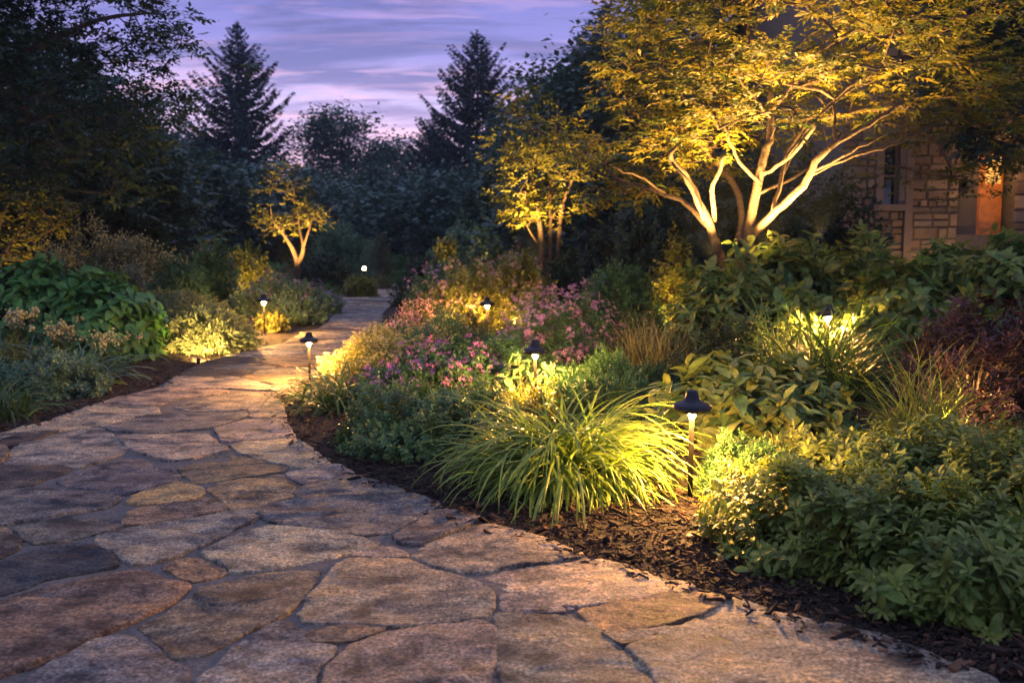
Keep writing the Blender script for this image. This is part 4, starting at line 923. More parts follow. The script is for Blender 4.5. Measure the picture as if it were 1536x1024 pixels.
def maple():
    rng = np.random.default_rng(77); Y0 = 10.0; bx, by, bz = base_at(1108, Y0); O = np.array([bx, by, bz])
    def P(px, py, dY=0): return atY(px, py, Y0+dY)-O
    stems = [  # (polyline px, depth offset, start radius, end radius)
        ([(1098, 470, 0), (1090, 405, -.05), (1081, 381, -.1), (1067, 344, -.2), (1053, 312, -.3), (1040, 281, -.45), (1024, 258, -.6), (1000, 232, -.8)], .075, .028),
        ([(1067, 344, -.2), (1045, 322, -.1), (1024, 299, .1), (985, 287, .3), (940, 276, .5), (905, 252, .6)], .042, .018),
        ([(1071, 330, -.2), (1067, 281, -.5), (1079, 258, -.7), (1086, 232, -.9)], .034, .02),
        ([(1108, 470, .1), (1107, 400, .1), (1106, 363, .15), (1116, 332, .25), (1106, 281, .45), (1083, 254, .7), (1063, 219, 1.0), (1050, 180, 1.2)], .06, .025),
        ([(1120, 470, -.05), (1121, 400, -.05), (1122, 361, -.1), (1127, 324, -.1), (1139, 273, -.15), (1145, 234, -.1), (1157, 203, 0), (1155, 156, .1), (1157, 115, .2), (1170, 60, .2)], .085, .025),
        ([(1125, 359, -.12), (1153, 324, -.3), (1188, 297, -.45), (1211, 270, -.6), (1231, 230, -.8), (1274, 203, -.9), (1317, 180, -1.0), (1360, 150, -1.1)], .062, .02),
        ([(1215, 262, -.62), (1266, 236, -.4), (1313, 227, -.2), (1344, 213, 0), (1385, 195, .1)], .03, .014),
        ([(1161, 316, -.35), (1170, 273, -.1), (1180, 230, .2), (1211, 180, .4), (1250, 148, .6)], .028, .014),
        ([(1143, 262, -.12), (1180, 240, -.5), (1205, 215, -.8), (1228, 180, -1.1)], .026, .014),
        ([(1141, 290, -.15), (1190, 268, .3), (1235, 235, .8), (1262, 200, 1.2)], .024, .014),
        ([(1155, 170, .1), (1190, 130, -.3), (1225, 80, -.6)], .022, .012),
        ([(1155, 175, .05), (1125, 140, -.3), (1095, 95, -.5)], .022, .012),
        ([(1055, 330, -.25), (1046, 299, -.7), (1030, 268, -1.0), (1008, 244, -1.2)], .026, .012),
        ([(1000, 291, .25), (980, 275, 0), (945, 262, -.3), (915, 250, -.5)], .018, .010),
        ([(1083, 254, .7), (1060, 228, .3), (1040, 205, 0), (1020, 190, -.3)], .022, .011),
        ([(1180, 240, -.5), (1204, 200, -.3), (1243, 160, 0), (1275, 135, .2)], .022, .011),
        ([(1252, 210, -.85), (1251, 180, -.7), (1250, 150, -.6)], .018, .010),
        ([(1221, 258, -.62), (1262, 236, -.9), (1300, 215, -1.1), (1335, 200, -1.2)], .018, .010),
        ([(1173, 264, 0), (1195, 228, .3), (1192, 190, .4), (1185, 150, .4)], .018, .010),
        ([(1139, 273, -.15), (1112, 250, -.5), (1100, 220, -.7), (1085, 190, -.9)], .020, .010)]
    pts, par, sr, chains = [], [], [], []
    for pl_, r0, r1 in stems:
        r0, r1 = r0*.80, r1*1.0
        Q = np.array([P(*q) for q in pl_]); K = len(Q); u = np.linspace(0, K-1, K*3-2); Q2 = np.stack([np.interp(u, np.arange(K), Q[:, c]) for c in range(3)], 1)
        for _ in range(2): Q2[1:-1] = .25*Q2[:-2]+.5*Q2[1:-1]+.25*Q2[2:]
        start = -1
        if pts and pl_[0][1] < 460:
            start = int(np.argmin(np.linalg.norm(np.array(pts)-Q2[0], axis=1)))
        for i, q in enumerate(Q2):
            par.append(start); pts.append(q+rng.normal(0, .008, 3)); start = len(pts)-1; sr.append(r0+(r1-r0)*i/(len(Q2)-1))
    par[0] = -1
    cx, cz = P(1185, 200)[0], 0
    def inside_c(p):
        X = (p[0]-cx)/(2.35 if p[0] < cx else 2.75); Yc = p[1]/2.2; r = math.hypot(X, Yc)
        if r > 1: return False
        top = 1.75+3.15*math.sqrt(1-r*r*.9); lowz = 2.62-.62*ss((r-.2)/.7)+.18*math.sin(X*5)
        if X < -.25: lowz -= .22*ss((-X-.25)/.4)
        if X > .3: lowz += .12
        if p[1] < 0: lowz += .60*ss(-p[1]/1.4)*(1-.5*ss((abs(X)-.6)/.4))
        if p[2] > top or p[2] < lowz-.25: return False
        lay = mnoise.noise(Vector((p[0]*1.1, p[1]*1.1, p[2]*4.2)))
        return lay > .09
    T = crown_pts(rng, 1500, inside_c, ((cx-2.8, -2.5, 1.2), (cx+2.8, 2.5, 4.9)))
    A, par, rad, tips = grow(pts, par, T, .22, rng=rng, tip=.0042, seed_rad=sr)
    e = empty('uplit_maple', O, 'large multi-stemmed maple lit golden from below in front of the stone house', 'tree')
    g = Geo(); skeleton_mesh(A, par, rad, g, 8); g.build('trunk', M['bark_pale'], e)
    l = Geo(); fronds(rng, tips, A, par, 3, 4, .078, T_diamond(.36), l, .22, .09)
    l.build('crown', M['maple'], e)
maple()

def multi_tree(name, label, px, Y, stems, cdef, nt, per, leaf, mat, bark, lsz, seed, spread=.15, T=DI_W, tip=.004, cat='tree', group=None):
    rng = np.random.default_rng(seed); O = np.array(base_at(px, Y)); pts, par, sr = [], [], []
    for Q, r0, r1 in stems:
        Q = np.array([atY(a, b, Y+c)-O if b is not None else np.array([0, 0, -.1]) for a, b, c in Q]); K = len(Q); u = np.linspace(0, K-1, K*3-2); Q2 = np.stack([np.interp(u, np.arange(K), Q[:, c]) for c in range(3)], 1)
        for _ in range(2): Q2[1:-1] = .25*Q2[:-2]+.5*Q2[1:-1]+.25*Q2[2:]
        st = -1
        if pts and Q2[0][2] > .3: st = int(np.argmin(np.linalg.norm(np.array(pts)-Q2[0], axis=1)))
        for i, q in enumerate(Q2): par.append(st); pts.append(q); st = len(pts)-1; sr.append(r0+(r1-r0)*i/(len(Q2)-1))
    (cx, cy_), (rx, ry), z0, z1, thr = cdef
    def fn(p):
        r = math.hypot((p[0]-cx)/rx, (p[1]-cy_)/ry); h = (p[2]-z0)/(z1-z0)
        w = math.sqrt(max(0, 1-((h-.42)/.6)**2)) if h > 0 else 0
        return r < w*(1+.6*mnoise.noise(Vector((p[0]*1.3, p[1]*1.3, p[2]*1.3+seed)))) and mnoise.noise(Vector((p[0]*1.5, p[1]*1.5, p[2]*2.6+seed))) > thr
    T_ = crown_pts(rng, nt, fn, ((cx-rx*1.2, cy_-ry*1.2, z0), (cx+rx*1.2, cy_+ry*1.2, z1)))
    A, par, rad, tips = grow(pts, par, T_, .3, rng=rng, tip=tip, seed_rad=sr)
    e = empty(name, O, label, cat, group); g = Geo(); skeleton_mesh(A, par, rad, g, 7); g.build('trunk', bark, e)
    l = Geo(); fronds(rng, tips, A, par, (5 if 'dark' in name else max(2, round(per/6))), (4 if 'dark' in name else 3), lsz*(1.0 if 'dark' in name else .8), T_diamond(.5), l, lsz*(2.8 if 'dark' in name else 2.2), spread*.8, .35); l.build('crown', mat, e); return e
def rel(px, py, Y, px0): return atY(px, py, Y)[0]-atY(px0, 400, Y)[0]
# three-stemmed young tree
Y = 15.5
multi_tree('young_tree', 'slender three-stemmed tree lit golden at its lower leaves, left of the maple', 822, Y,
  [([(815, 470, 0), (813, 385, 0), (811, 350, 0), (808, 325, -.1), (800, 290, -.2), (795, 240, -.3), (800, 190, 0)], .06, .02),
   ([(826, 470, .2), (826, 385, .2), (826, 330, .2), (824, 290, .3), (830, 230, .4), (838, 150, .4)], .045, .02),
   ([(836, 470, -.1), (836, 385, 0), (840, 340, 0), (842, 310, 0), (858, 270, -.2), (880, 220, -.3)], .05, .02),
   ([(811, 372, 0), (797, 352, -.2), (790, 338, -.3)], .02, .01)],
  ((rel(815, 200, Y, 822), 0), (.92, .95), top_h(334, Y, .5), top_h(140, Y, .5), .08), 430, 13, .09, M['young'], M['bark_pale'], .10, 5, .16)
# small spreading tree on the far left bank
Y = 21.0
multi_tree('small_tree', 'small golden-lit tree with a forked pale trunk on the far left bank', 445, Y,
  [([(446, 440, 0), (446, 405, 0), (446, 392, 0), (440, 375, 0), (430, 358, -.1), (420, 345, -.2), (408, 330, -.3)], .085, .02),
   ([(447, 394, 0), (454, 382, 0), (456, 366, 0), (451, 352, .1), (449, 335, .2), (446, 310, .2)], .06, .02),
   ([(455, 372, 0), (462, 350, -.1), (468, 330, -.1), (476, 305, 0)], .03, .015)],
  ((rel(438, 300, Y, 445), 0), (.92, .85), top_h(356, Y, -5), top_h(250, Y, -5),   .13), 180, 7, .1, M['young'], M['bark_pale'], .085, 8, .12)
# gold-lit low tree at the left edge
Y = 12.5
multi_tree('young_tree', 'low tree with gold-lit leaves at the left edge under the big dark tree', -10, Y,
  [([(-10, 480, 0), (-10, 400, 0), (-5, 350, 0), (10, 310, 0)], .04, .015), ([(-10, 420, 0), (10, 370, .1), (40, 340, .1)], .03, .012)],
  ((rel(20, 300, Y, -10), 0), (.85, .9), top_h(395, Y, -7), top_h(258, Y, -7), .06), 240, 11, .1, M['young'], M['bark_dark'], .085, 11, .14)
# big dark tree overhanging the left
Y = 11.5
multi_tree('dark_tree', 'big dark tree overhanging the whole left edge of the picture', -190, Y,
  [([(-190, 520, 0), (-185, 300, 0), (-150, 120, 0), (-100, -60, 0), (-60, -200, 0)], .16, .05),
   ([(-160, 160, 0), (-60, 120, -.2), (60, 70, -.4), (150, 25, -.5), (230, 20, -.5)], .06, .015),
   ([(-185, 300, 0), (-90, 230, .3), (20, 190, .5), (120, 160, .6), (220, 160, .6)], .05, .012),
   ([(-140, 90, 0), (-40, 10, .6), (80, -60, .8), (180, -90, .8)], .05, .015)],
  ((rel(-60, 0, Y, -190), 0), (2.7, 2.3), top_h(300, Y, -5), top_h(-330, Y, -5), .04), 1900, 14, .1, M['dark_tree'], M['bark_dark'], .078, 14, .15)
Y = 17
multi_tree('dark_tree', 'dark leafy tree standing lower behind the big overhanging one', 120, Y,
  [([(120, 480, 0), (120, 400, 0), (125, 320, 0), (135, 240, 0), (140, 190, 0)], .09, .03), ([(122, 350, 0), (170, 300, 0), (210, 260, 0)], .04, .015)],
  ((rel(120, 300, Y, 120), 0), (2.1, 1.8), top_h(400, Y, -7), top_h(165, Y, -7), -.12), 900, 18, .1, M['dark_tree'], M['bark_dark'], .12, 17, .24)
Y = 12.5
multi_tree('dark_tree', 'dark tree reaching in from the top right corner over the house', 1640, Y,
  [([(1640, 480, 0), (1630, 300, 0), (1600, 120, 0), (1580, -60, 0)], .12, .04), ([(1625, 250, 0), (1560, 180, -.2), (1500, 150, -.3), (1440, 140, -.3)], .05, .012), ([(1600, 100, 0), (1520, 30, .2), (1450, 0, .3)], .05, .012)],
  ((rel(1610, 0, Y, 1640), 0), (2.1, 1.8), top_h(245, Y, 8), top_h(-260, Y, 8), -.02), 900, 18, .1, M['dark_tree'], M['bark_dark'], .10, 23, .2)

# far trees: prototypes then copies
def make_deciduous(seed, H, Rr, n=520, per=30, lsz=.26, trunk_h=.22):
    rng = np.random.default_rng(seed); pts = [np.array([0, 0, H*f]) for f in np.linspace(-.02, .55, 9)]; par = [-1]+list(range(8))
    def fn(p):
        h = p[2]/H; r = math.hypot(p[0], p[1])/Rr; 
        w = math.sqrt(max(0, 1-((h-.58)/.43)**2)) if h > trunk_h else 0
        return r < w*(1+.55*mnoise.noise(Vector((p[0]*.55, p[1]*.55, p[2]*.55+seed)))) and mnoise.noise(Vector((p[0]*.6, p[1]*.6, p[2]*.8+seed*3))) > -.12
    T_ = crown_pts(rng, n, fn, ((-Rr*1.4, -Rr*1.4, H*trunk_h), (Rr*1.4, Rr*1.4, H*1.04)))
    A, par, rad, tips = grow(pts, par, T_, .9, rng=rng, tip=.016, seed_rad=[H*.022*(1-.6*i/8) for i in range(9)])
    e = bpy.data.objects.new('broadleaf_tree', None); COL.objects.link(e); g = Geo(); skeleton_mesh(A, par, rad, g, 6); g.build('trunk', M['bark_dark'], e)
    l = Geo(); leaf_sprays(rng, tips, A, par, per, lsz, DI_W, l, Rr*.12, .2, .1); l.build('crown', M['far_tree'], e); return e
def make_spruce(seed, H, Rr, dens=1.0, top_soft=0):
    rng = np.random.default_rng(seed); e = bpy.data.objects.new('spruce_tree', None); COL.objects.link(e)
    g = Geo(); tube_np(g, [[0, 0, -.2], [0, 0, H*.3], [0, 0, H*.7], [0, 0, H]], [H*.016, H*.012, H*.006, .01], 7); br = g; l = Geo(); z_ = H*.06
    while z_ < H*.995:
        f = z_/H; Lm = Rr*(1-f)**.82*(.78+.3*mnoise.noise(Vector((seed, z_*.9, 0))))+.10
        nb = 8 if f < .9 else 5; a0 = rng.uniform(0, 6.28)
        for b in range(nb):
            if f < .8 and rng.random() < .10: continue
            a = a0+2*math.pi*b/nb+rng.normal(0, .2); L = Lm*rng.uniform(.62, 1.2); d = np.array([math.cos(a), math.sin(a), 0]); u = np.linspace(0, 1, 8)[:, None]
            rise = .75*f-.05; sag = -.30*(1-f)
            pts = np.array([0, 0, z_])+d*L*u+np.array([0, 0, 1.])*(L*(rise*u+sag*2.2*u*(1-u)*1.3+.16*u**3)); tube_np(br, pts, np.linspace(.012+.012*L, .006, 8), 3)
            k = int((14+20*L)*dens); uu = rng.random(k)**.7; q = np.stack([np.interp(uu, u[:, 0], pts[:, c]) for c in range(3)], 1)
            sidev = np.cross(d, [0, 0, 1]); sg = rng.choice([-1, 1], k)[:, None]; y = d*.7+sidev*sg*rng.uniform(.2, 1.1, (k, 1))+np.array([0, 0, 1.])*rng.normal(-.28, .22, (k, 1))
            place(l, SI_M, q, y, np.tile([0, 0, 1.], (k, 1))+rng.normal(0, .5, (k, 3)), (.22+.20*L*.5)*(1.1-.55*uu), rng)
        z_ += H*.021+.03
    k = 40; place(l, SI_M, np.stack([np.zeros(k), np.zeros(k), rng.uniform(H*.93, H*1.01, k)], 1), np.concatenate([rng.normal(0, .6, (k, 2)), np.full((k, 1), .9)], 1), rng.normal(0, 1, (k, 3)), .22, rng)
    g.build('trunk', M['bark_dark'], e); l.build('crown', M['spruce'], e); return e
def put(e, proto, px, Y, label, cat, group, s=1.0, rz=0, sz=None, first=False):
    c = e if first else copy_tree(e); x, y, z_ = base_at(px, Y); c.location = (x, y, z_); c.scale = (s, s, sz or s); c.rotation_euler = (0, 0, rz); return tag(c, label, cat, group)
# spruces: H 12.6 at 50 m
sp1 = make_spruce(3, 12.8, 6.4, 1.3); sp2 = make_spruce(8, 12.5, 6.6, 1.3)
put(sp1, 0, 370, 50, 'tall dark spruce left of centre against the sky', 'tree', 'spruces on the skyline', 1, 0, first=True)
put(sp2, 0, 718, 50, 'tall dark spruce right of centre against the sky', 'tree', 'spruces on the skyline', 1, 0, first=True)
put(sp1, 0, 903, 52, 'faint spruce top behind the leaves of the maple', 'tree', 'spruces on the skyline', 1.12, 2.0)
put(sp2, 0, 655, 62, 'shorter spruce at the left foot of the tall one right of centre', 'tree', 'spruces on the skyline', .80, 1.0)
d1 = make_deciduous(1, 10, 3.6); d2 = make_deciduous(2, 9, 4.0); d3 = make_deciduous(5, 8, 3.4, trunk_h=.05)
put(d1, 0, 520, 60, 'round-crowned tree between the two tall spruces', 'tree', 'broadleaf trees of the far edge', 1.0, 0, first=True)
far = [(d2, 612, 72, 1.05, 'lower tree with sky gaps right of the round-crowned tree', 1), (d3, 470, 48, .66, 'low tree in front of the round-crowned one', 0),
       (d3, 560, 52, .70, 'low tree below the sky gap of the far edge', 2), (d2, 285, 50, .86, 'tree filling the gap left of the tall left spruce', 3), (d1, 225, 38, .60, 'tree just right of the big dark tree', 4),
       (d3, 320, 40, .52, 'dense low tree in front of the left spruce', 5), (d3, 400, 42, .50, 'dense low tree at the right foot of the left spruce', 1.2), (d3, 640, 46, .62, 'dense low tree at the left foot of the right spruce', 2.2),
       (d3, 720, 42, .56, 'dense low tree in front of the right spruce', 3.1), (d1, 830, 38, .74, 'tall loose tree right of the right spruce', 2.6), (d2, 795, 30, .52, 'tree directly behind the three-stemmed tree', 4.2),
       (d1, 885, 27, .66, 'dark tree between the three-stemmed tree and the maple', 5.2), (d2, 960, 24, .74, 'dark tree behind the left of the maple crown', .6), (d1, 1060, 23, .78, 'dark tree behind the middle of the maple crown', 1.7),
       (d3, 150, 30, .80, 'dense tree behind the lower dark tree at left', 2.9), (d2, 40, 26, .80, 'dark tree behind the left edge foliage', 3.9),
       (d2, -120, 24, .95, 'dark tree beyond the left edge', 1.1), (d3, 1160, 26, .9, 'dark tree seen between the maple stems', 2.4)]
used = set()
for e, px, Y, s, lab, rz in far:
    fst = id(e) not in used and e is not d1; used.add(id(e)); put(e, 0, px, Y, lab, 'tree', 'broadleaf trees of the far edge', s, rz, first=fst)
# closing rows of undergrowth trees behind
bush = make_deciduous(9, 4.2, 3.0, 300, 20, .26, .0); bush.name = 'understory_tree'
bl = ['first understory tree from the left behind the garden', 'understory tree behind the cream flower sprays', 'understory tree behind the golden shrub of the left bank', 'understory tree behind the small spreading tree', 'understory tree right of the small spreading tree', 'understory tree behind the grey-green willow dome', 'understory tree straight beyond the end of the path', 'understory tree behind the layered dome shrub', 'understory tree behind the blush flowers', 'understory tree left of the maple', 'understory tree behind the maple trunks']
for i, (px, Y) in enumerate([(60, 21), (190, 26), (300, 30), (390, 34), (460, 38), (530, 46), (610, 52), (690, 34), (780, 30), (880, 22), (1000, 20)]):
    put(bush, 0, px, Y, bl[i], 'tree', 'understory trees', [.8, .85, .9, .95, .9, 1.0, 1.0, .9, .9, .8, .8][i], i*1.3, first=(i == 0))

# ------------------------------------------------------------------ stone house
def house():
    def bxg(g, x0, x1, y0, y1, z0, z1):
        V = [(x, y, z_) for x in (x0, x1) for y in (y0, y1) for z_ in (z0, z1)]
        g.add(V, [np.array([[0, 1, 3, 2], [4, 6, 7, 5], [0, 4, 5, 1], [2, 3, 7, 6], [0, 2, 6, 4], [1, 5, 7, 3]])])
    def box(name, dims, mat, par):
        g = Geo()
        for d in (dims if isinstance(dims[0], (tuple, list)) else [dims]): bxg(g, *d)
        return g.build(name, mat, par, smooth=False)
    m = plain('wall_mortar', (.13, .11, .09), .9, bump=.4, bscale=20)
    trim = plain('stone_trim', (.20, .15, .115), .8, bump=.3, bscale=12, var=.15); roofm = plain('roof_slate', (.05, .05, .055), .8, bump=.4, bscale=10)
    woodm = plain('door_wood', (.60, .22, .03), .45, bump=.2, bscale=8, var=.25); dark = plain('window_dark', (.012, .014, .02), .08, spec=.8)
    Yf = 15.0
    def X(px): return float(atY(px, 300, Yf)[0])
    def Z(py): return float(CAM_H-(py-365)*Yf/FPX)
    e = empty('stone_house', (X(1400), Yf, .1), 'rubble-stone house with a tall window and an orange-lit door at right', 'house'); ox, oz = X(1400), .1
    def B(x0, x1, y0, y1, z0, z1): return (x0-ox, x1-ox, y0, y1, z0-oz, z1-oz)
    wx0, wx1, wz0, wz1 = X(1322), X(1346), Z(308), Z(222); dx0, dx1, dz0, dz1 = float(atY(1464, 300, 15.25)[0]), float(atY(1503, 300, 15.25)[0]), Z(352), Z(226)
    L0 = X(1262); Rr = X(1800); zb, zt = -.2, 8.2
    box('wall', [B(L0, wx0-.12, 0, .4, zb, zt), B(wx0-.12, wx1+.12, 0, .4, zb, wz0-.1), B(wx0-.12, wx1+.12, 0, .4, wz1+.16, zt), B(wx1+.12, dx0-.42, 0, .4, zb, zt), B(dx0-.42, dx1+.05, .0, .4, dz1+.12, zt), B(dx1+.05, Rr, 0, .4, zb, zt), B(dx0-.42, dx1+.05, 0, .9, zb, dz0-.001), B(L0, L0+.4, .4, 7, zb, zt), B(dx1+.055, dx1+.4, .4, 1.2, zb, 3.4)], m, e)
    rg = np.random.default_rng(4); fg = Geo()
    for (a0, a1, c0, c1) in ((L0, wx0-.12, zb, zt), (wx0-.12, wx1+.12, zb, wz0-.1), (wx0-.12, wx1+.12, wz1+.16, zt), (wx1+.12, dx0-.42, zb, zt), (dx0-.42, dx1+.05, dz1+.12, zt), (dx1+.05, Rr, zb, zt)):
        zz_ = c0
        while zz_ < c1-.03:
            hh = min(rg.uniform(.09, .24), c1-zz_); xx = a0
            while xx < a1-.03:
                ww = min(rg.uniform(.12, .42), a1-xx)
                for (q0, q1) in (((zz_, zz_+hh),) if rg.random() > .25 or hh < .2 else ((zz_, zz_+hh*.48), (zz_+hh*.5, zz_+hh))):
                    j = lambda: rg.uniform(.006, .022)
                    x0_, x1_, y0_, y1_ = xx+j(), xx+ww-j(), q0+j(), q1-j(); dd = rg.uniform(.015, .05)
                    V = np.array([[x0_, 0, y0_], [x1_, 0, y0_+rg.normal(0, .006)], [x1_, 0, y1_], [x0_, 0, y1_+rg.normal(0, .006)]]); ce = V.mean(0); V2 = ce+(V-ce)*[.90, 1, .84]; V2[:, 1] = -dd
                    V3 = ce+(V-ce)*[.97, 1, .95]; V3[:, 1] = -dd*.7
                    A_ = np.vstack([V, V3, V2])-[ox, 0, oz]; fc = [[i, (i+1) % 4, (i+1) % 4+4, i+4] for i in range(4)]+[[i+4, (i+1) % 4+4, (i+1) % 4+8, i+8] for i in range(4)]+[[8, 9, 10, 11]]
                    fg.add(A_, [np.array(fc)], rg.random())
                xx += ww
            zz_ += hh
    ms = leafmat('facing_stone', [(.11, .08, .06), (.24, .17, .115), (.17, .14, .12), (.32, .235, .16), (.21, .14, .09), (.27, .22, .18)], .85, 0, .3, nvar=.35)
    fg.build('stone_facing', ms, e, smooth=False)
    w = box('window', [B(wx0-.12, wx0, -.07, .12, wz0, wz1), B(wx1, wx1+.12, -.07, .12, wz0, wz1), B(wx0-.12, wx1+.12, -.08, .12, wz1, wz1+.16), B(wx0-.16, wx1+.16, -.11, .12, wz0-.1, wz0)], trim, e)
    box('pane', B(wx0, wx1, .1, .12, wz0, wz1), dark, w)
    box('frame', [B(wx0, wx0+.03, .06, .1, wz0, wz1), B(wx1-.03, wx1, .06, .1, wz0, wz1), B(wx0+.03, wx1-.03, .065, .1, wz0+.45, wz0+.48)], trim, w)
    box('pilaster', B(X(1352)+.03, X(1366), -.10, -.002, zb, zt), trim, e)
    box('cornice', B(L0-.1, Rr, -.12, -.003, Z(20), Z(20)+.22), trim, e)
    d = box('door', B(dx0, dx1, .25, .32, dz0, dz1), woodm, e)
    box('door_panel', [B(dx0+.05, dx1-.07, .235, .249, dz0+.1, dz0+.78)], woodm, d)
    gl = emis('lit_glass', (1.0, .42, .08), 1.3); box('door_glass', B(dx0+.14, dx1-.05, .23, .248, dz0+.84, dz1-.06), gl, d)
    box('door_frame', [B(dx0-.10, dx0, .2, .36, dz0, dz1+.1), B(dx0, dx1, .2, .36, dz1, dz1+.1)], plain('door_trim', (.10, .07, .05), .6), e)
    box('porch_return', B(dx0-.42, dx0-.101, .15, .38, dz0, dz1+.1), plain('porch_wall', (.10, .085, .075), .85, bump=.3), e)
    lm = box('porch_lantern', [B(dx0-.30, dx0-.14, -.02, .14, Z(282), Z(282)+.10)], M['metal_dark'], e)
    l = bpy.data.lights.new('door_fill', 'POINT'); l.energy = 12; l.color = (1.0, .5, .15); l.shadow_soft_size = .05  # bare point light added in front of the door to brighten it
    o_ = bpy.data.objects.new('door_fill', l); COL.objects.link(o_); o_.parent = e; o_.location = (dx0-ox+.1, -.45, dz1-oz-.35)
    g = Geo(); V = [(L0-ox-.6, -.7, zt-oz), (Rr-ox, -.7, zt-oz), (Rr-ox, 3.6, 11), (L0-ox-.6, 3.6, 11), (L0-ox-.6, 7.8, zt-oz), (Rr-ox, 7.8, zt-oz)]
    V2 = [(a, b, c-.15) for a, b, c in V]; g.add(V+V2, [np.array([[0, 1, 2, 3], [3, 2, 5, 4], [6, 9, 8, 7], [9, 10, 11, 8], [0, 6, 7, 1], [4, 5, 11, 10], [0, 3, 9, 6], [3, 4, 10, 9], [1, 7, 8, 2], [2, 8, 11, 5]])]); g.build('roof', roofm, e, smooth=False)
house()

# ------------------------------------------------------------------ uplights in the planting
def wl(px, Y, tx, ty, tY, power, label, angle=70, dz=.08, **k):
    x, y, z_ = base_at(px, Y, dz); well_light((x, y, z_), tuple(atY(tx, ty, tY)), power, label, angle, **k)
wl(1062, 9.42, 1062, -300, 9.75, 185, 'uplight at the left foot of the maple', 112, dz=1.03, scale=.6)
wl(1146, 9.38, 1146, -300, 9.75, 185, 'uplight before the middle maple stems', 116, dz=1.0)
wl(1224, 9.50, 1236, -300, 9.8, 185, 'uplight at the right foot of the maple', 110, dz=1.08, scale=.6)
wl(1120, 8.55, 1130, 260, 10, 60, 'low uplight among the hydrangeas turned to the maple stems', 80, dz=1.05, scale=.6)
wl(1410, 13.9, 1420, 240, 15, 8, 'uplight washing the stone wall of the house', 120)
wl(800, 14.3, 812, 230, 15.4, 230, 'uplight at the foot of the three-stemmed tree', 85, dz=.9)
wl(432, 20.0, 446, 320, 21.0, 210, 'uplight at the foot of the small spreading tree', 80, dz=.25)
wl(296, 9.84, 306, 480, 10.8, 44, 'small uplight at the front foot of the pale weeping juniper', 125, dz=.03, scale=.6)
wl(30, 11.5, 10, 320, 12.5, 28, 'uplight under the gold-lit low tree at the left edge', 90)
wl(372, 17.4, 375, 390, 18.5, 40, 'uplight before the golden shrub of the left bank', 110)
wl(1012, 10.5, 1015, 385, 11.2, 30, 'uplight before the golden shrub left of the maple', 110)
wl(770, 12.7, 775, 410, 13.5, 30, 'uplight before the blush-topped bush', 110)
wl(700, 11.7, 700, 430, 12.5, 18, 'uplight before the salmon flowers', 110)
wl(680, 21.6, 690, 370, 23, 60, 'uplight before the layered dome shrub', 100)
wl(1425, 5.75, 1450, 560, 6.4, 26, 'uplight behind the fine yellow grass below the purple shrub', 130, dz=.12)
wl(1478, 6.35, 1470, 500, 6.2, 22, 'uplight inside the purple shrub', 150, dz=.08, scale=.6)
wl(1205, 7.9, 1235, 430, 8.6, 12, 'uplight before the low hydrangea beside the glowing lamp', 110)

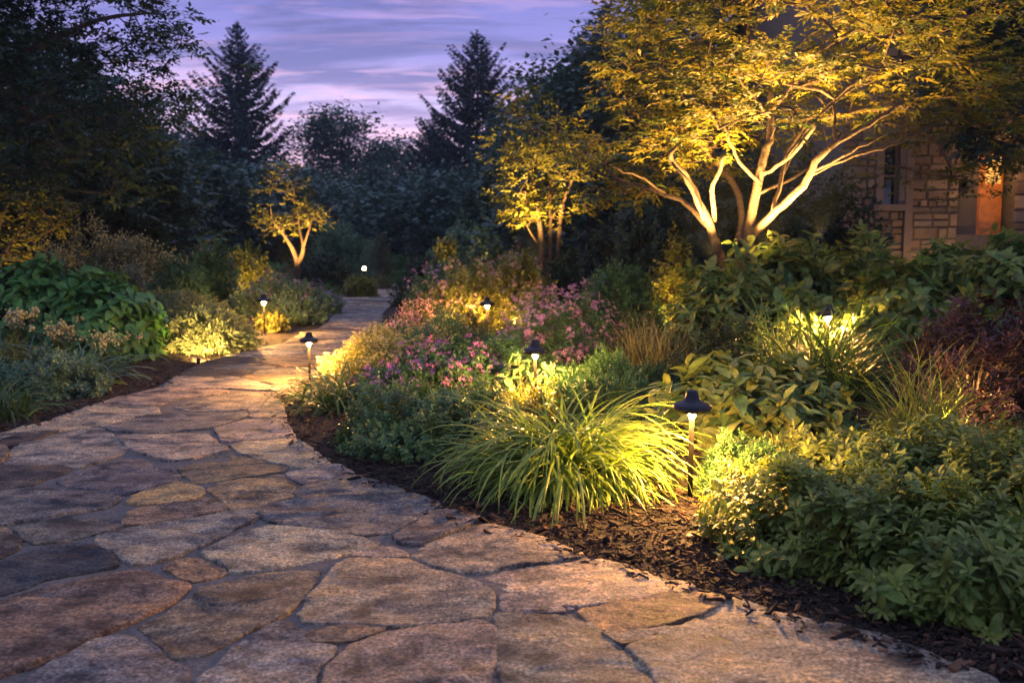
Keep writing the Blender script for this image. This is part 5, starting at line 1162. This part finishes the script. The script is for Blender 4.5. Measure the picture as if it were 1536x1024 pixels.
# ------------------------------------------------------------------ bark mulch and fallen leaves
def mulch():
    rng = np.random.default_rng(3)
    box = lambda: None
    n = 85000; u = rng.random(n); P = np.zeros((n, 2)); D = 2.6+rng.random(n)**1.5*9.5
    px = rng.uniform(-40, 1580, n)
    for i in range(n): P[i] = (atY(px[i], 500, D[i])[0], D[i])
    keep = []
    E = PATH
    for i, p in enumerate(P):
        if in_path(*p):
            q = nearest_on(E, p)
            if np.linalg.norm(p-q) > .16*rng.random() or rng.random() > .35: continue
        keep.append(i)
    P = P[keep]; D = D[keep]
    keep = rng.random(len(P)) < np.clip(1.3-.08*D, .25, 1); P = P[keep]; n = len(P)
    z_ = np.array([terr(*p) for p in P])+rng.uniform(.002, .026, n)+np.array([.03 if in_path(*p) else 0 for p in P])
    V = np.array([[-.5, -.5, 0], [.5, -.4, 0], [.42, .5, 0], [-.5, .4, 0], [-.4, -.45, .25], [.4, -.4, .3], [.36, .45, .22], [-.42, .36, .28]]); V = V*[.32, 1, .5]
    F4 = np.array([[4, 5, 6, 7], [0, 1, 5, 4], [1, 2, 6, 5], [2, 3, 7, 6], [3, 0, 4, 7]])
    a = rng.uniform(0, 6.283, n); y = np.stack([np.cos(a), np.sin(a), rng.normal(0, .28, n)], 1); nn = np.stack([rng.normal(0, .3, n), rng.normal(0, .3, n), np.ones(n)], 1)
    g = Geo(); place(g, (V, np.zeros((0, 3), int), F4, np.zeros((8, 3))), np.column_stack([P, z_]), y, nn, np.clip(.022*np.exp(rng.normal(0, .55, n)), .007, .085), rng, rng.random(n)**1.6, rng.uniform(.4, 1.3, n))
    tag(g.build('bark_mulch', M['chip'], smooth=False), kind='stuff')
mulch()
def fallen(px, py, size, mat, label, rz, T=LF_BIG, dz=.03):
    x, y, _ = at(px, py); g = Geo(); rng = np.random.default_rng(int(px)); d = np.array([[math.cos(rz), math.sin(rz), .12]])
    place(g, T, np.array([[0, 0, 0.]]), d, np.array([[.15, -.2, 1.]]), size, rng, np.array([.8])); o = g.build('fallen_leaf', mat, None, luv=True); o.location = (x, y, terr(x, y)+dz); tag(o, label, 'leaf')
fallen(1030, 812, .085, M['pachy_lime'], 'fallen yellow-green leaf on the mulch at the edge of the lime plants', .1)
fallen(163, 580, .16, M['grass_fine'], 'pale yellow fallen leaf on the dark mulch at left', .2)
fallen(1078, 845, .035, M['cream'], 'small tan fallen leaf on the mulch below the yellow-green one', 1.0)
fallen(850, 932, .03, M['peach'], 'little brown leaf caught in the joint between two flagstones', .3, dz=.045)


# ------------------------------------------------------------------ thin evening haze
def haze():
    g = Geo(); x0, x1, y0, y1, z0, z1 = -70, 70, -8, 130, -1.2, 24
    V = [(x, y, z_) for x in (x0, x1) for y in (y0, y1) for z_ in (z0, z1)]
    g.add(V, [np.array([[0, 1, 3, 2], [4, 6, 7, 5], [0, 4, 5, 1], [2, 3, 7, 6], [0, 2, 6, 4], [1, 5, 7, 3]])])
    m, t, o = mat_new('haze_air'); v = NN(t, 'ShaderNodeVolumePrincipled'); v.inputs['Density'].default_value = .0008; v.inputs['Color'].default_value = (.70, .85, 1, 1)
    t.links.new(v.outputs[0], o.inputs['Volume']); tag(g.build('haze', m, smooth=False), kind='stuff')
haze()
